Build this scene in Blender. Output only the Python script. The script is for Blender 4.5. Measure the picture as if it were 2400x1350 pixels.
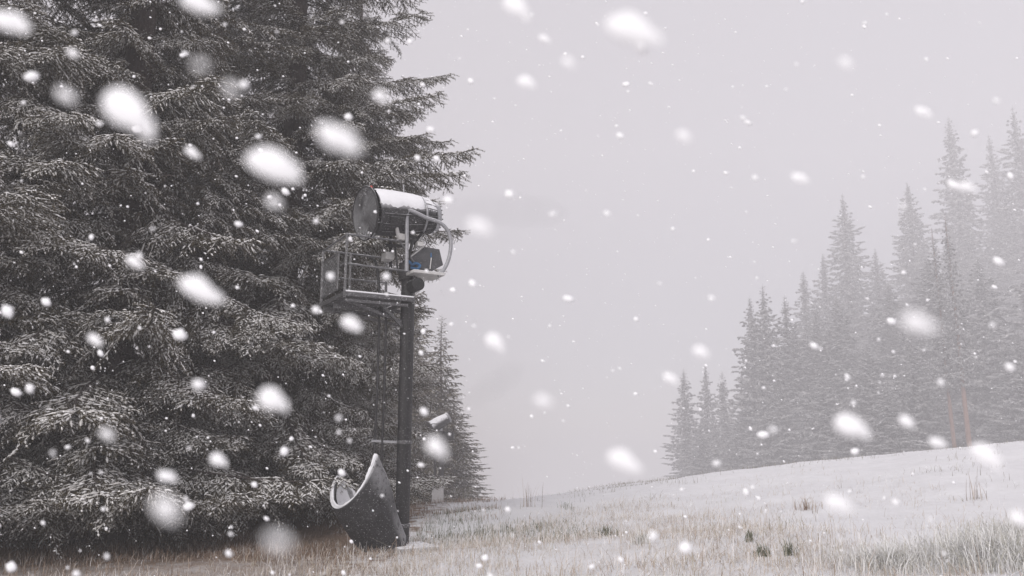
import bpy, math, random
import numpy as np
from mathutils import Vector, Matrix, Euler

random.seed(7)
R = math.radians
scene = bpy.context.scene
for o in list(bpy.data.objects):
    bpy.data.objects.remove(o)

# ------------------------------------------------------------------ camera, sky, sun, exposure
CAM_Z = 1.52
PITCH = R(11.0)
cam_data = bpy.data.cameras.new('camera')
cam_data.lens = 28.0
cam_data.sensor_width = 36.0
cam_data.clip_start = 0.02
cam_data.clip_end = 2000
cam_data.dof.use_dof = True
cam_data.dof.focus_distance = 13.0
cam_data.dof.aperture_fstop = 2.8
cam = bpy.data.objects.new('camera', cam_data)
scene.collection.objects.link(cam)
cam.location = (0, 0, CAM_Z)
cam.rotation_euler = (R(90) + PITCH, 0, 0)
scene.camera = cam

SUN_EL, SUN_AZ = R(34), R(205)          # azimuth measured clockwise from +Y
world = bpy.data.worlds.new('World')
scene.world = world
world.use_nodes = True
wn, wl = world.node_tree.nodes, world.node_tree.links
wn.clear()
w_out = wn.new('ShaderNodeOutputWorld')
w_bg = wn.new('ShaderNodeBackground')
w_bg.inputs['Strength'].default_value = 0.1
w_sky = wn.new('ShaderNodeTexSky')
w_sky.sky_type = 'NISHITA'
w_sky.sun_disc = False
w_sky.sun_elevation = SUN_EL
w_sky.sun_rotation = SUN_AZ
w_mix = wn.new('ShaderNodeMix')
w_mix.data_type = 'RGBA'
w_mix.inputs['Factor'].default_value = 0.93      # an unbroken overcast layer in front of the clear sky
CLOUD = 3.95
w_mix.inputs['B'].default_value = (CLOUD * 0.985, CLOUD * 0.938, CLOUD * 0.995, 1)
wl.new(w_sky.outputs['Color'], w_mix.inputs['A'])
wl.new(w_mix.outputs['Result'], w_bg.inputs['Color'])
wl.new(w_bg.outputs['Background'], w_out.inputs['Surface'])

sun_data = bpy.data.lights.new('sun', 'SUN')
sun_data.energy = 1.5
sun_data.angle = R(40)
sun_data.color = (1.0, 0.97, 0.95)
sun = bpy.data.objects.new('sun', sun_data)
scene.collection.objects.link(sun)
sd = Vector((math.sin(SUN_AZ) * math.cos(SUN_EL), math.cos(SUN_AZ) * math.cos(SUN_EL), math.sin(SUN_EL)))
sun.rotation_euler = (-sd).to_track_quat('-Z', 'Y').to_euler()

vs = scene.view_settings
vs.view_transform = 'Standard'
vs.look = 'None'
vs.exposure = 0.87
vs.gamma = 1.0
vs.use_curve_mapping = False
cy = scene.cycles
cy.use_denoising = True
try:
    cy.denoiser = 'OPENIMAGEDENOISE'
    cy.denoising_input_passes = 'RGB_ALBEDO_NORMAL'
except Exception:
    pass
cy.max_bounces = 4
cy.diffuse_bounces = 2
cy.glossy_bounces = 2
cy.transmission_bounces = 2
cy.transparent_max_bounces = 8
cy.volume_bounces = 2
cy.use_adaptive_sampling = False

# ------------------------------------------------------------------ helpers
FPX = 2400 * 28.0 / 36.0
SP, CP = math.sin(PITCH), math.cos(PITCH)

def ray(u, v):
    dx = (u - 1200) / FPX
    dy = (675 - v) / FPX
    return dx, CP - dy * SP, SP + dy * CP

def at(u, v, Y):
    dx, ry, rz = ray(u, v)
    k = Y / ry
    return Vector((dx * k, Y, CAM_Z + rz * k))

def link(o):
    scene.collection.objects.link(o)
    return o

def tag(o, label=None, cat=None, group=None, kind=None):
    if label: o['label'] = label
    if cat: o['category'] = cat
    if group: o['group'] = group
    if kind: o['kind'] = kind
    return o

def empty(name, loc=(0, 0, 0)):
    o = bpy.data.objects.new(name, None)
    o.location = loc
    return link(o)

def np_mesh(name, verts, tris, mats, midx=None, smooth=False):
    """triangle mesh from numpy arrays"""
    verts = np.asarray(verts, dtype=np.float32)
    tris = np.asarray(tris, dtype=np.int32)
    me = bpy.data.meshes.new(name)
    me.vertices.add(len(verts))
    me.vertices.foreach_set('co', verts.ravel())
    n = len(tris)
    me.loops.add(n * 3)
    me.loops.foreach_set('vertex_index', tris.ravel())
    me.polygons.add(n)
    me.polygons.foreach_set('loop_start', np.arange(0, n * 3, 3, dtype=np.int32))
    me.polygons.foreach_set('loop_total', np.full(n, 3, dtype=np.int32))
    for m in mats:
        me.materials.append(m)
    if midx is not None:
        me.polygons.foreach_set('material_index', np.asarray(midx, dtype=np.int32))
    me.polygons.foreach_set('use_smooth', np.full(n, bool(smooth)))
    me.update(calc_edges=True)
    return me

class MB:
    """collects boxes, bars, tubes and lofts; build() links them as one mesh object"""
    def __init__(self):
        self.v, self.f = [], []
    def add(self, vs_, fs_):
        b = len(self.v)
        self.v += [tuple(p) for p in vs_]
        self.f += [tuple(i + b for i in f) for f in fs_]
        return self
    def loft(self, rings, closed=True, caps=True):
        n = len(rings[0])
        vs_ = [p for r in rings for p in r]
        fs_ = []
        for a in range(len(rings) - 1):
            for i in range(n if closed else n - 1):
                j = (i + 1) % n
                fs_.append((a * n + i, a * n + j, (a + 1) * n + j, (a + 1) * n + i))
        if caps and closed:
            fs_.append(tuple(range(n - 1, -1, -1)))
            m = (len(rings) - 1) * n
            fs_.append(tuple(range(m, m + n)))
        return self.add(vs_, fs_)
    def tube(self, pts, r, n=8, caps=True, up=None):
        pts = [Vector(p) for p in pts]
        rr = r if isinstance(r, (list, tuple)) else [r] * len(pts)
        rings = []
        t0 = (pts[1] - pts[0]).normalized()
        a = Vector(up) if up else (Vector((0, 0, 1)) if abs(t0.z) < 0.9 else Vector((1, 0, 0)))
        side = t0.cross(a).normalized()
        for i, p in enumerate(pts):
            if i == 0: t = pts[1] - pts[0]
            elif i == len(pts) - 1: t = pts[-1] - pts[-2]
            else: t = pts[i + 1] - pts[i - 1]
            t.normalize()
            side = (side - t * side.dot(t)).normalized()
            q = t.cross(side)
            ph = math.pi / n
            rings.append([p + (side * math.cos(2 * math.pi * k / n + ph) + q * math.sin(2 * math.pi * k / n + ph)) * rr[i] for k in range(n)])
        return self.loft(rings, True, caps)
    def bar(self, a, b, w, h=None):
        """rectangular bar, w across, h along the vertical-ish axis"""
        h = h or w
        a, b = Vector(a), Vector(b)
        t = (b - a).normalized()
        up = Vector((0, 0, 1)) if abs(t.z) < 0.9 else Vector((0, 1, 0))
        s = t.cross(up).normalized()
        q = s.cross(t)
        rings = [[p + s * (sx * w / 2) + q * (sy * h / 2) for sx, sy in ((-1, -1), (1, -1), (1, 1), (-1, 1))] for p in (a, b)]
        return self.loft(rings)
    def box(self, c, ex, ey, ez):
        c, ex, ey, ez = Vector(c), Vector(ex), Vector(ey), Vector(ez)
        rings = [[c + ex * a + ey * b + ez * k for a, b in ((-1, -1), (1, -1), (1, 1), (-1, 1))] for k in (-1, 1)]
        return self.loft(rings)
    def build(self, name, mat, parent=None, smooth=False, bevel=0):
        me = bpy.data.meshes.new(name)
        me.from_pydata(self.v, [], self.f)
        mats = mat if isinstance(mat, (list, tuple)) else [mat]
        for m in mats: me.materials.append(m)
        if smooth:
            me.polygons.foreach_set('use_smooth', [True] * len(me.polygons))
        me.update()
        o = link(bpy.data.objects.new(name, me))
        if smooth:
            try:
                me.set_sharp_from_angle(angle=R(40))
            except Exception:
                pass
        if bevel:
            b = o.modifiers.new('bevel', 'BEVEL')
            b.width = bevel
            b.segments = 2
        if parent is not None:
            o.parent = parent
            if parent.type == 'EMPTY':       # meshes are built in world space
                o.matrix_parent_inverse = Matrix.Translation(parent.location).inverted()
        return o

# ------------------------------------------------------------------ materials
def new_mat(name):
    m = bpy.data.materials.new(name)
    m.use_nodes = True
    nt = m.node_tree
    b = nt.nodes['Principled BSDF']
    return m, nt, b

def mixc(nt, fac, a, b):
    n = nt.nodes.new('ShaderNodeMix')
    n.data_type = 'RGBA'
    for key, val in (('Factor', fac), ('A', a), ('B', b)):
        if hasattr(val, 'links'): nt.links.new(val, n.inputs[key])
        else: n.inputs[key].default_value = val if key == 'Factor' else (*val, 1)
    return n.outputs['Result']

def noise(nt, scale, detail=4, rough=0.6, coord='Object'):
    tc = nt.nodes.new('ShaderNodeTexCoord')
    n = nt.nodes.new('ShaderNodeTexNoise')
    n.inputs['Scale'].default_value = scale
    n.inputs['Detail'].default_value = detail
    n.inputs['Roughness'].default_value = rough
    nt.links.new(tc.outputs[coord], n.inputs['Vector'])
    return n.outputs['Fac']

def ramp(nt, fac, stops):
    r = nt.nodes.new('ShaderNodeValToRGB')
    nt.links.new(fac, r.inputs['Fac'])
    e = r.color_ramp.elements
    while len(e) < len(stops): e.new(0.5)
    for el, (p, c) in zip(e, stops):
        el.position = p
        el.color = (*c, 1) if len(c) == 3 else c
    return r.outputs['Color']

def maprange(nt, val, a, b, c=0.0, d=1.0):
    m = nt.nodes.new('ShaderNodeMapRange')
    m.inputs['From Min'].default_value = a
    m.inputs['From Max'].default_value = b
    m.inputs['To Min'].default_value = c
    m.inputs['To Max'].default_value = d
    nt.links.new(val, m.inputs['Value'])
    return m.outputs['Result']

def math_node(nt, op, a, b):
    m = nt.nodes.new('ShaderNodeMath')
    m.operation = op
    for i, v in enumerate((a, b)):
        if hasattr(v, 'links'): nt.links.new(v, m.inputs[i])
        else: m.inputs[i].default_value = v
    return m.outputs['Value']

def bump(nt, b, fac, strength, dist):
    n = nt.nodes.new('ShaderNodeBump')
    n.inputs['Strength'].default_value = strength
    n.inputs['Distance'].default_value = dist
    nt.links.new(fac, n.inputs['Height'])
    nt.links.new(n.outputs['Normal'], b.inputs['Normal'])

SNOW = (0.86, 0.86, 0.88)

def plain(name, col, rough=0.6, metal=0.0, var=0.25, scale=30, dust=0.0, up=(0.45, 0.85)):
    """base colour with blotchy wear; dust = how much snow has settled on upward faces"""
    m, nt, b = new_mat(name)
    f = noise(nt, scale, 5)
    dark = tuple(c * (1 - var) for c in col)
    lite = tuple(min(1, c * (1 + var)) for c in col)
    c = ramp(nt, f, [(0.3, dark), (0.7, lite)])
    b.inputs['Roughness'].default_value = rough
    b.inputs['Metallic'].default_value = metal
    if dust > 0:
        g = nt.nodes.new('ShaderNodeNewGeometry')
        s = nt.nodes.new('ShaderNodeSeparateXYZ')
        nt.links.new(g.outputs['Normal'], s.inputs[0])
        upf = maprange(nt, s.outputs['Z'], up[0], up[1])
        n2 = maprange(nt, noise(nt, 14, 5), 0.62 - 0.35 * dust, 0.78 - 0.35 * dust)
        fac = math_node(nt, 'MULTIPLY', upf, n2)
        n3 = maprange(nt, noise(nt, 60, 3), 0.66 - 0.06 * dust, 0.72)    # fine flecks sticking to every face
        fac = math_node(nt, 'MAXIMUM', fac, math_node(nt, 'MULTIPLY', n3, 0.6 * dust))
        c = mixc(nt, fac, c, SNOW)
        if metal:
            nt.links.new(math_node(nt, 'MULTIPLY', math_node(nt, 'SUBTRACT', 1.0, fac), metal), b.inputs['Metallic'])
    nt.links.new(c, b.inputs['Base Color'])
    return m

M = {}
M['dark_steel'] = plain('dark_steel', (0.013, 0.012, 0.013), 0.6, 0.0, 0.5, 9, 0.7)
M['rail_steel'] = plain('rail_steel', (0.085, 0.083, 0.086), 0.5, 0.2, 0.35, 25, 1.3, (0.3, 0.6))
M['galvanised'] = plain('galvanised', (0.30, 0.30, 0.315), 0.45, 0.3, 0.2, 30, 0.9)
M['gun_paint'] = plain('gun_paint', (0.022, 0.021, 0.023), 0.55, 0.0, 0.6, 10, 1.0, (0.05, 0.45))
M['snow_cap'] = plain('snow_cap', (0.87, 0.87, 0.89), 0.9, 0, 0.03, 10)
M['wire'] = plain('wire', (0.13, 0.13, 0.135), 0.6, 0.0, 0.2, 25, 0.5)
M['black'] = plain('black', (0.012, 0.012, 0.013), 0.6, 0, 0.3, 20, 0.3)
M['pale_box'] = plain('pale_box', (0.55, 0.54, 0.53), 0.6, 0, 0.15, 15, 0.8)
M['blue'] = plain('blue', (0.02, 0.09, 0.20), 0.5, 0, 0.3, 20)
M['red'] = plain('red', (0.45, 0.06, 0.04), 0.5, 0, 0.2, 20)
M['cabinet'] = plain('cabinet', (0.42, 0.42, 0.43), 0.6, 0, 0.15, 15, 0.8)
M['box_grey'] = plain('box_grey', (0.05, 0.05, 0.055), 0.5, 0, 0.3, 12, 0.6)
M['pad'] = plain('pad', (0.020, 0.019, 0.021), 0.8, 0, 0.5, 6, 0.9, (0.12, 0.95))
bump(M['pad'].node_tree, M['pad'].node_tree.nodes['Principled BSDF'], noise(M['pad'].node_tree, 7, 5), 0.9, 0.06)
M['pad_edge'] = plain('pad_edge', (0.72, 0.72, 0.74), 0.9, 0, 0.1, 20)
M['pad_inside'] = plain('pad_inside', (0.55, 0.54, 0.55), 0.85, 0, 0.25, 9, 1.0, (-0.3, 0.3))
M['flake'] = plain('flake', (0.97, 0.97, 0.985), 0.9, 0, 0.01, 50)
_nt = M['flake'].node_tree
_b = _nt.nodes['Principled BSDF']
_b.inputs['Specular IOR Level'].default_value = 0.1

def bark_mat(name, col, frost=0.4):
    m, nt, b = new_mat(name)
    tc = nt.nodes.new('ShaderNodeTexCoord')
    mp = nt.nodes.new('ShaderNodeMapping')
    mp.inputs['Scale'].default_value = (9, 9, 2.5)
    n = nt.nodes.new('ShaderNodeTexNoise')
    n.inputs['Scale'].default_value = 3
    n.inputs['Detail'].default_value = 6
    nt.links.new(tc.outputs['Object'], mp.inputs['Vector'])
    nt.links.new(mp.outputs['Vector'], n.inputs['Vector'])
    c = ramp(nt, n.outputs['Fac'], [(0.3, tuple(x * 0.5 for x in col)), (0.65, tuple(x * 1.25 for x in col))])
    fr = maprange(nt, noise(nt, 25, 4), 0.68 - 0.15 * frost, 0.75)
    c = mixc(nt, math_node(nt, 'MULTIPLY', fr, 0.7), c, SNOW)
    nt.links.new(c, b.inputs['Base Color'])
    b.inputs['Roughness'].default_value = 0.9
    bump(nt, b, n.outputs['Fac'], 0.8, 0.02)
    return m

M['bark'] = bark_mat('bark', (0.075, 0.055, 0.048))
M['bark_red'] = bark_mat('bark_red', (0.25, 0.135, 0.09), 0.4)
M['deadwood'] = bark_mat('deadwood', (0.07, 0.055, 0.05), 0.5)

def needle_mat(name, stops):
    m, nt, b = new_mat(name)
    g = nt.nodes.new('ShaderNodeNewGeometry')
    c = ramp(nt, g.outputs['Random Per Island'], stops)
    nt.nodes[-1].color_ramp.interpolation = 'LINEAR'
    nt.links.new(c, b.inputs['Base Color'])
    b.inputs['Roughness'].default_value = 0.65
    b.inputs['Specular IOR Level'].default_value = 0.25
    return m

M['needle'] = needle_mat('needle', [(0.0, (0.018, 0.014, 0.005)), (0.5, (0.058, 0.045, 0.017)), (0.88, (0.110, 0.086, 0.036)), (0.94, (0.30, 0.28, 0.25)), (1.0, (0.60, 0.60, 0.60))])
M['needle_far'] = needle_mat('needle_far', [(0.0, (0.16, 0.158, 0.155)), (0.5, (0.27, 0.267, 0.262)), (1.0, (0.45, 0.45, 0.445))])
M['frost'] = needle_mat('frost', [(0.0, (0.56, 0.54, 0.51)), (0.5, (0.76, 0.745, 0.725)), (1.0, (0.88, 0.875, 0.87))])
M['grass'] = needle_mat('grass', [(0.0, (0.24, 0.17, 0.12)), (0.15, (0.50, 0.395, 0.31)), (0.35, (0.44, 0.40, 0.31)), (0.55, (0.66, 0.58, 0.50)), (0.7, (0.80, 0.77, 0.75)), (1.0, (0.88, 0.87, 0.87))])
M['grass_stalk'] = needle_mat('grass_stalk', [(0.0, (0.16, 0.13, 0.10)), (0.5, (0.30, 0.26, 0.21)), (0.8, (0.36, 0.36, 0.28)), (1.0, (0.7, 0.68, 0.66))])
M['grass_brown'] = needle_mat('grass_brown', [(0.0, (0.15, 0.09, 0.055)), (0.4, (0.25, 0.17, 0.115)), (0.65, (0.38, 0.29, 0.22)), (0.85, (0.62, 0.54, 0.47)), (1.0, (0.82, 0.80, 0.79))])
M['grass_green'] = needle_mat('grass_green', [(0.0, (0.06, 0.075, 0.03)), (0.6, (0.12, 0.13, 0.07)), (1.0, (0.40, 0.40, 0.34))])
M['grass_frost'] = needle_mat('grass_frost', [(0.0, (0.40, 0.39, 0.31)), (0.2, (0.66, 0.64, 0.58)), (0.5, (0.82, 0.81, 0.79)), (1.0, (0.88, 0.88, 0.88))])

# ------------------------------------------------------------------ terrain
SKYLINE = [(-400, 1190), (960, 1186), (1100, 1181), (1300, 1166), (1500, 1141), (1700, 1112), (1900, 1086), (2100, 1065), (2400, 1036), (3000, 990), (4200, 940)]
_T, _E = [], []
for u_, v_ in SKYLINE:
    dx_, ry_, rz_ = ray(u_, v_)
    _T.append(dx_ / ry_)
    _E.append(rz_ / ry_)

rng0 = np.random.default_rng(3)
_waves = [(rng0.uniform(0, 6.28), rng0.uniform(0, 6.28), s, a) for s, a in ((0.35, 0.05), (0.6, 0.04), (1.1, 0.03), (2.1, 0.018), (3.7, 0.012), (6.3, 0.007)) for _ in range(2)]

def sstep(a, b, x):
    t = np.clip((x - a) / (b - a), 0, 1)
    return t * t * (3 - 2 * t)

def ground_h(x, y):
    x = np.asarray(x, dtype=float); y = np.asarray(y, dtype=float)
    near = 0.055 * np.maximum(x + 1.6, 0) + 0.0 * y
    near = np.minimum(near, 2.5)
    yy = np.maximum(y, 8.0)
    t = x / yy
    e = np.interp(t, _T, _E)
    left = sstep(0.08, -0.05, t)
    y0 = 30 + 24 * left
    d = np.maximum(y - y0, 0)
    drop = 0.10 * d * d / (d + 25.0)
    far = CAM_Z + yy * e - drop
    far = np.clip(far, -16, 6.5)
    far = far + np.minimum(0.55 * np.maximum(y - 120, 0), 55) * sstep(0.24, 0.5, t)      # wooded hillside on the right
    w = sstep(11, 26, y)
    h = near * (1 - w) + far * w
    bumps = np.zeros_like(h)
    for ang, ph, s, a in _waves:
        bumps += a * np.sin((x * math.cos(ang) + y * math.sin(ang)) * s + ph)
    fade = 1 - 0.75 * sstep(18, 40, y)
    return h + bumps * fade * (1 - 0.8 * np.exp(-((x + 1.6) ** 2 + (y - 12) ** 2) / 1.0))

def gh(x, y):
    return float(ground_h(np.array([x]), np.array([y]))[0])

def grid_axis(lo, hi, dense_lo, dense_hi, fine, coarse):
    a = [dense_lo]
    while a[-1] < dense_hi: a.append(a[-1] + fine)
    st = fine
    while a[-1] < hi:
        st = min(coarse, st * 1.18)
        a.append(a[-1] + st)
    b = [dense_lo]; st = fine
    while b[-1] > lo:
        st = min(coarse, st * 1.18)
        b.append(b[-1] - st)
    return np.array(b[:0:-1] + a)

gx = grid_axis(-150, 190, -8, 16, 0.16, 12)
gy = grid_axis(-60, 250, 7, 30, 0.16, 12)
X, Y = np.meshgrid(gx, gy)
Z = ground_h(X, Y)
nx, ny = len(gx), len(gy)
idx = np.arange(nx * ny).reshape(ny, nx)
q = np.stack([idx[:-1, :-1], idx[:-1, 1:], idx[1:, 1:], idx[1:, :-1]], -1).reshape(-1, 4)
tr = np.concatenate([q[:, [0, 1, 2]], q[:, [0, 2, 3]]])

m, nt, b = new_mat('snowy_meadow')
M['ground'] = m
tc = nt.nodes.new('ShaderNodeTexCoord')
sep = nt.nodes.new('ShaderNodeSeparateXYZ')
nt.links.new(tc.outputs['Object'], sep.inputs[0])
n_big = noise(nt, 0.55, 5, 0.62)
n_mid = noise(nt, 3.2, 6, 0.65)
n_fine = noise(nt, 26, 5, 0.7)
litter = ramp(nt, n_fine, [(0.25, (0.09, 0.06, 0.045)), (0.5, (0.22, 0.155, 0.11)), (0.75, (0.36, 0.29, 0.23))])
straw = ramp(nt, n_fine, [(0.25, (0.42, 0.37, 0.32)), (0.6, (0.66, 0.62, 0.58)), (0.8, (0.80, 0.79, 0.79))])
snow_c = ramp(nt, n_mid, [(0.2, (0.71, 0.705, 0.715)), (0.75, (0.81, 0.81, 0.825))])
# bare brown duff in the shelter of the spruces (x below about -1.5), snow in the open
sh = maprange(nt, sep.outputs['X'], -0.9, -2.9)
sh2 = math_node(nt, 'ADD', sh, maprange(nt, n_mid, 0.3, 0.7, -0.45, 0.35))
sh2 = math_node(nt, 'MULTIPLY', maprange(nt, sh2, 0.35, 0.62), maprange(nt, math_node(nt, 'ADD', sep.outputs['Y'], math_node(nt, 'MULTIPLY', n_mid, 3.0)), 10.6, 12.6, 0.35, 1.0))
# straw showing through in patches near the camera
near_f = maprange(nt, sep.outputs['Y'], 19, 12)
st_f = math_node(nt, 'MULTIPLY', near_f, maprange(nt, math_node(nt, 'ADD', n_mid, math_node(nt, 'MULTIPLY', n_big, 0.6)), 0.72, 0.95))
east = maprange(nt, sep.outputs['X'], 5.0, 2.5)
st_f = math_node(nt, 'MULTIPLY', st_f, east)
c = mixc(nt, math_node(nt, 'MULTIPLY', st_f, 0.5), snow_c, straw)
c = mixc(nt, sh2, c, litter)
nt.links.new(c, b.inputs['Base Color'])
b.inputs['Roughness'].default_value = 0.9
b.inputs['Specular IOR Level'].default_value = 0.2
hsum = math_node(nt, 'ADD', math_node(nt, 'MULTIPLY', n_mid, 0.6), math_node(nt, 'MULTIPLY', n_fine, 0.25))
bump(nt, b, hsum, 0.7, 0.08)

ground = link(bpy.data.objects.new('ground', np_mesh('ground', np.stack([X.ravel(), Y.ravel(), Z.ravel()], 1), tr, [M['ground']], smooth=True)))
tag(ground, 'snow covered meadow slope with patches of dry grass', 'ground', kind='structure')

# ------------------------------------------------------------------ spruce boughs
def unit(a):
    return a / np.maximum(np.linalg.norm(a, axis=-1, keepdims=True), 1e-9)

class Geo:
    def __init__(self):
        self.v, self.t, self.m, self.n = [], [], [], 0
    def add(self, v, t, mat):
        v = np.asarray(v, dtype=np.float32).reshape(-1, 3)
        t = np.asarray(t, dtype=np.int64).reshape(-1, 3)
        self.v.append(v); self.t.append(t + self.n); self.m.append(np.full(len(t), mat, dtype=np.int32))
        self.n += len(v)
    def arrays(self):
        return np.concatenate(self.v), np.concatenate(self.t), np.concatenate(self.m)
    def mesh(self, name, mats, smooth=False):
        v, t, mi = self.arrays()
        return np_mesh(name, v, t, mats, mi, smooth)

def prisms(geo, a, b, ra, rb, mat, sides=3, sag=None):
    """tapered prisms from points a to b (arrays n x 3)"""
    n = len(a)
    if n == 0: return
    d = unit(b - a)
    ref = np.where(np.abs(d[:, 2:3]) > 0.9, np.array([[1.0, 0, 0]]), np.array([[0, 0, 1.0]]))
    s = unit(np.cross(d, ref)); q_ = np.cross(s, d)
    ra = np.broadcast_to(np.asarray(ra, dtype=float), (n,))[:, None]
    rb = np.broadcast_to(np.asarray(rb, dtype=float), (n,))[:, None]
    V = []
    for k in range(sides):
        an = 2 * math.pi * k / sides + math.pi / 2
        V.append(a + (s * math.cos(an) + q_ * math.sin(an)) * ra)
    for k in range(sides):
        an = 2 * math.pi * k / sides + math.pi / 2
        V.append(b + (s * math.cos(an) + q_ * math.sin(an)) * rb)
    V = np.stack(V, 1)
    T = []
    for k in range(sides):
        j = (k + 1) % sides
        T += [(k, j, sides + j), (k, sides + j, sides + k)]
    T = np.array(T)
    off = (np.arange(n) * 2 * sides)[:, None, None]
    geo.add(V, T[None] + off, mat)

def needles(geo, p0, d, L, step, nl, nw, rng, mat, forward=0.75):
    cnt = np.maximum((L / step).astype(int), 2)
    rep = np.repeat(np.arange(len(p0)), cnt)
    n = len(rep)
    f = rng.random(n)
    base = p0[rep] + d[rep] * (L[rep] * f)[:, None]
    ref = unit(rng.normal(size=(n, 3)))
    rad = unit(np.cross(d[rep], ref))
    nd = unit(d[rep] * forward + rad)
    ln = nl * rng.uniform(0.75, 1.2, n)[:, None]
    tip = base + nd * ln
    sd_ = unit(np.cross(nd, unit(rng.normal(size=(n, 3))))) * (nw * 0.5)
    V = np.stack([base - sd_, base + sd_, tip], 1)
    T = np.arange(n * 3).reshape(n, 3)
    geo.add(V, T, mat)

def snow_strips(geo, p0, d, L, w, h, rng, mat, keep):
    """ridges of rime lying along the upper side of twigs"""
    sel = rng.random(len(p0)) < keep
    p0, d, L = p0[sel], d[sel], L[sel]
    n = len(p0)
    if n == 0: return
    side = np.cross(d, np.array([[0, 0, 1.0]]))
    side = unit(side + rng.normal(size=(n, 3)) * 0.05)
    up = unit(np.cross(side, d))
    ws = w * rng.uniform(0.6, 1.3, n)[:, None]
    hs = h * rng.uniform(0.6, 1.4, n)[:, None]
    s0 = rng.uniform(0.0, 0.3, n)[:, None]; s1 = rng.uniform(0.65, 1.05, n)[:, None]
    pts = []
    for f, k in ((0.0, 0.35), (0.45, 1.0), (1.0, 0.25)):
        s = s0 + (s1 - s0) * f
        c = p0 + d * L[:, None] * s + up * 0.006
        pts += [c - side * ws * k, c + up * hs * k, c + side * ws * k]
    V = np.stack(pts, 1)
    T = []
    for a in (0, 3):
        T += [(a, a + 1, a + 4), (a, a + 4, a + 3), (a + 1, a + 2, a + 5), (a + 1, a + 5, a + 4)]
    T = np.array(T)
    geo.add(V, T[None] + (np.arange(n) * 9)[:, None, None], mat)

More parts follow.
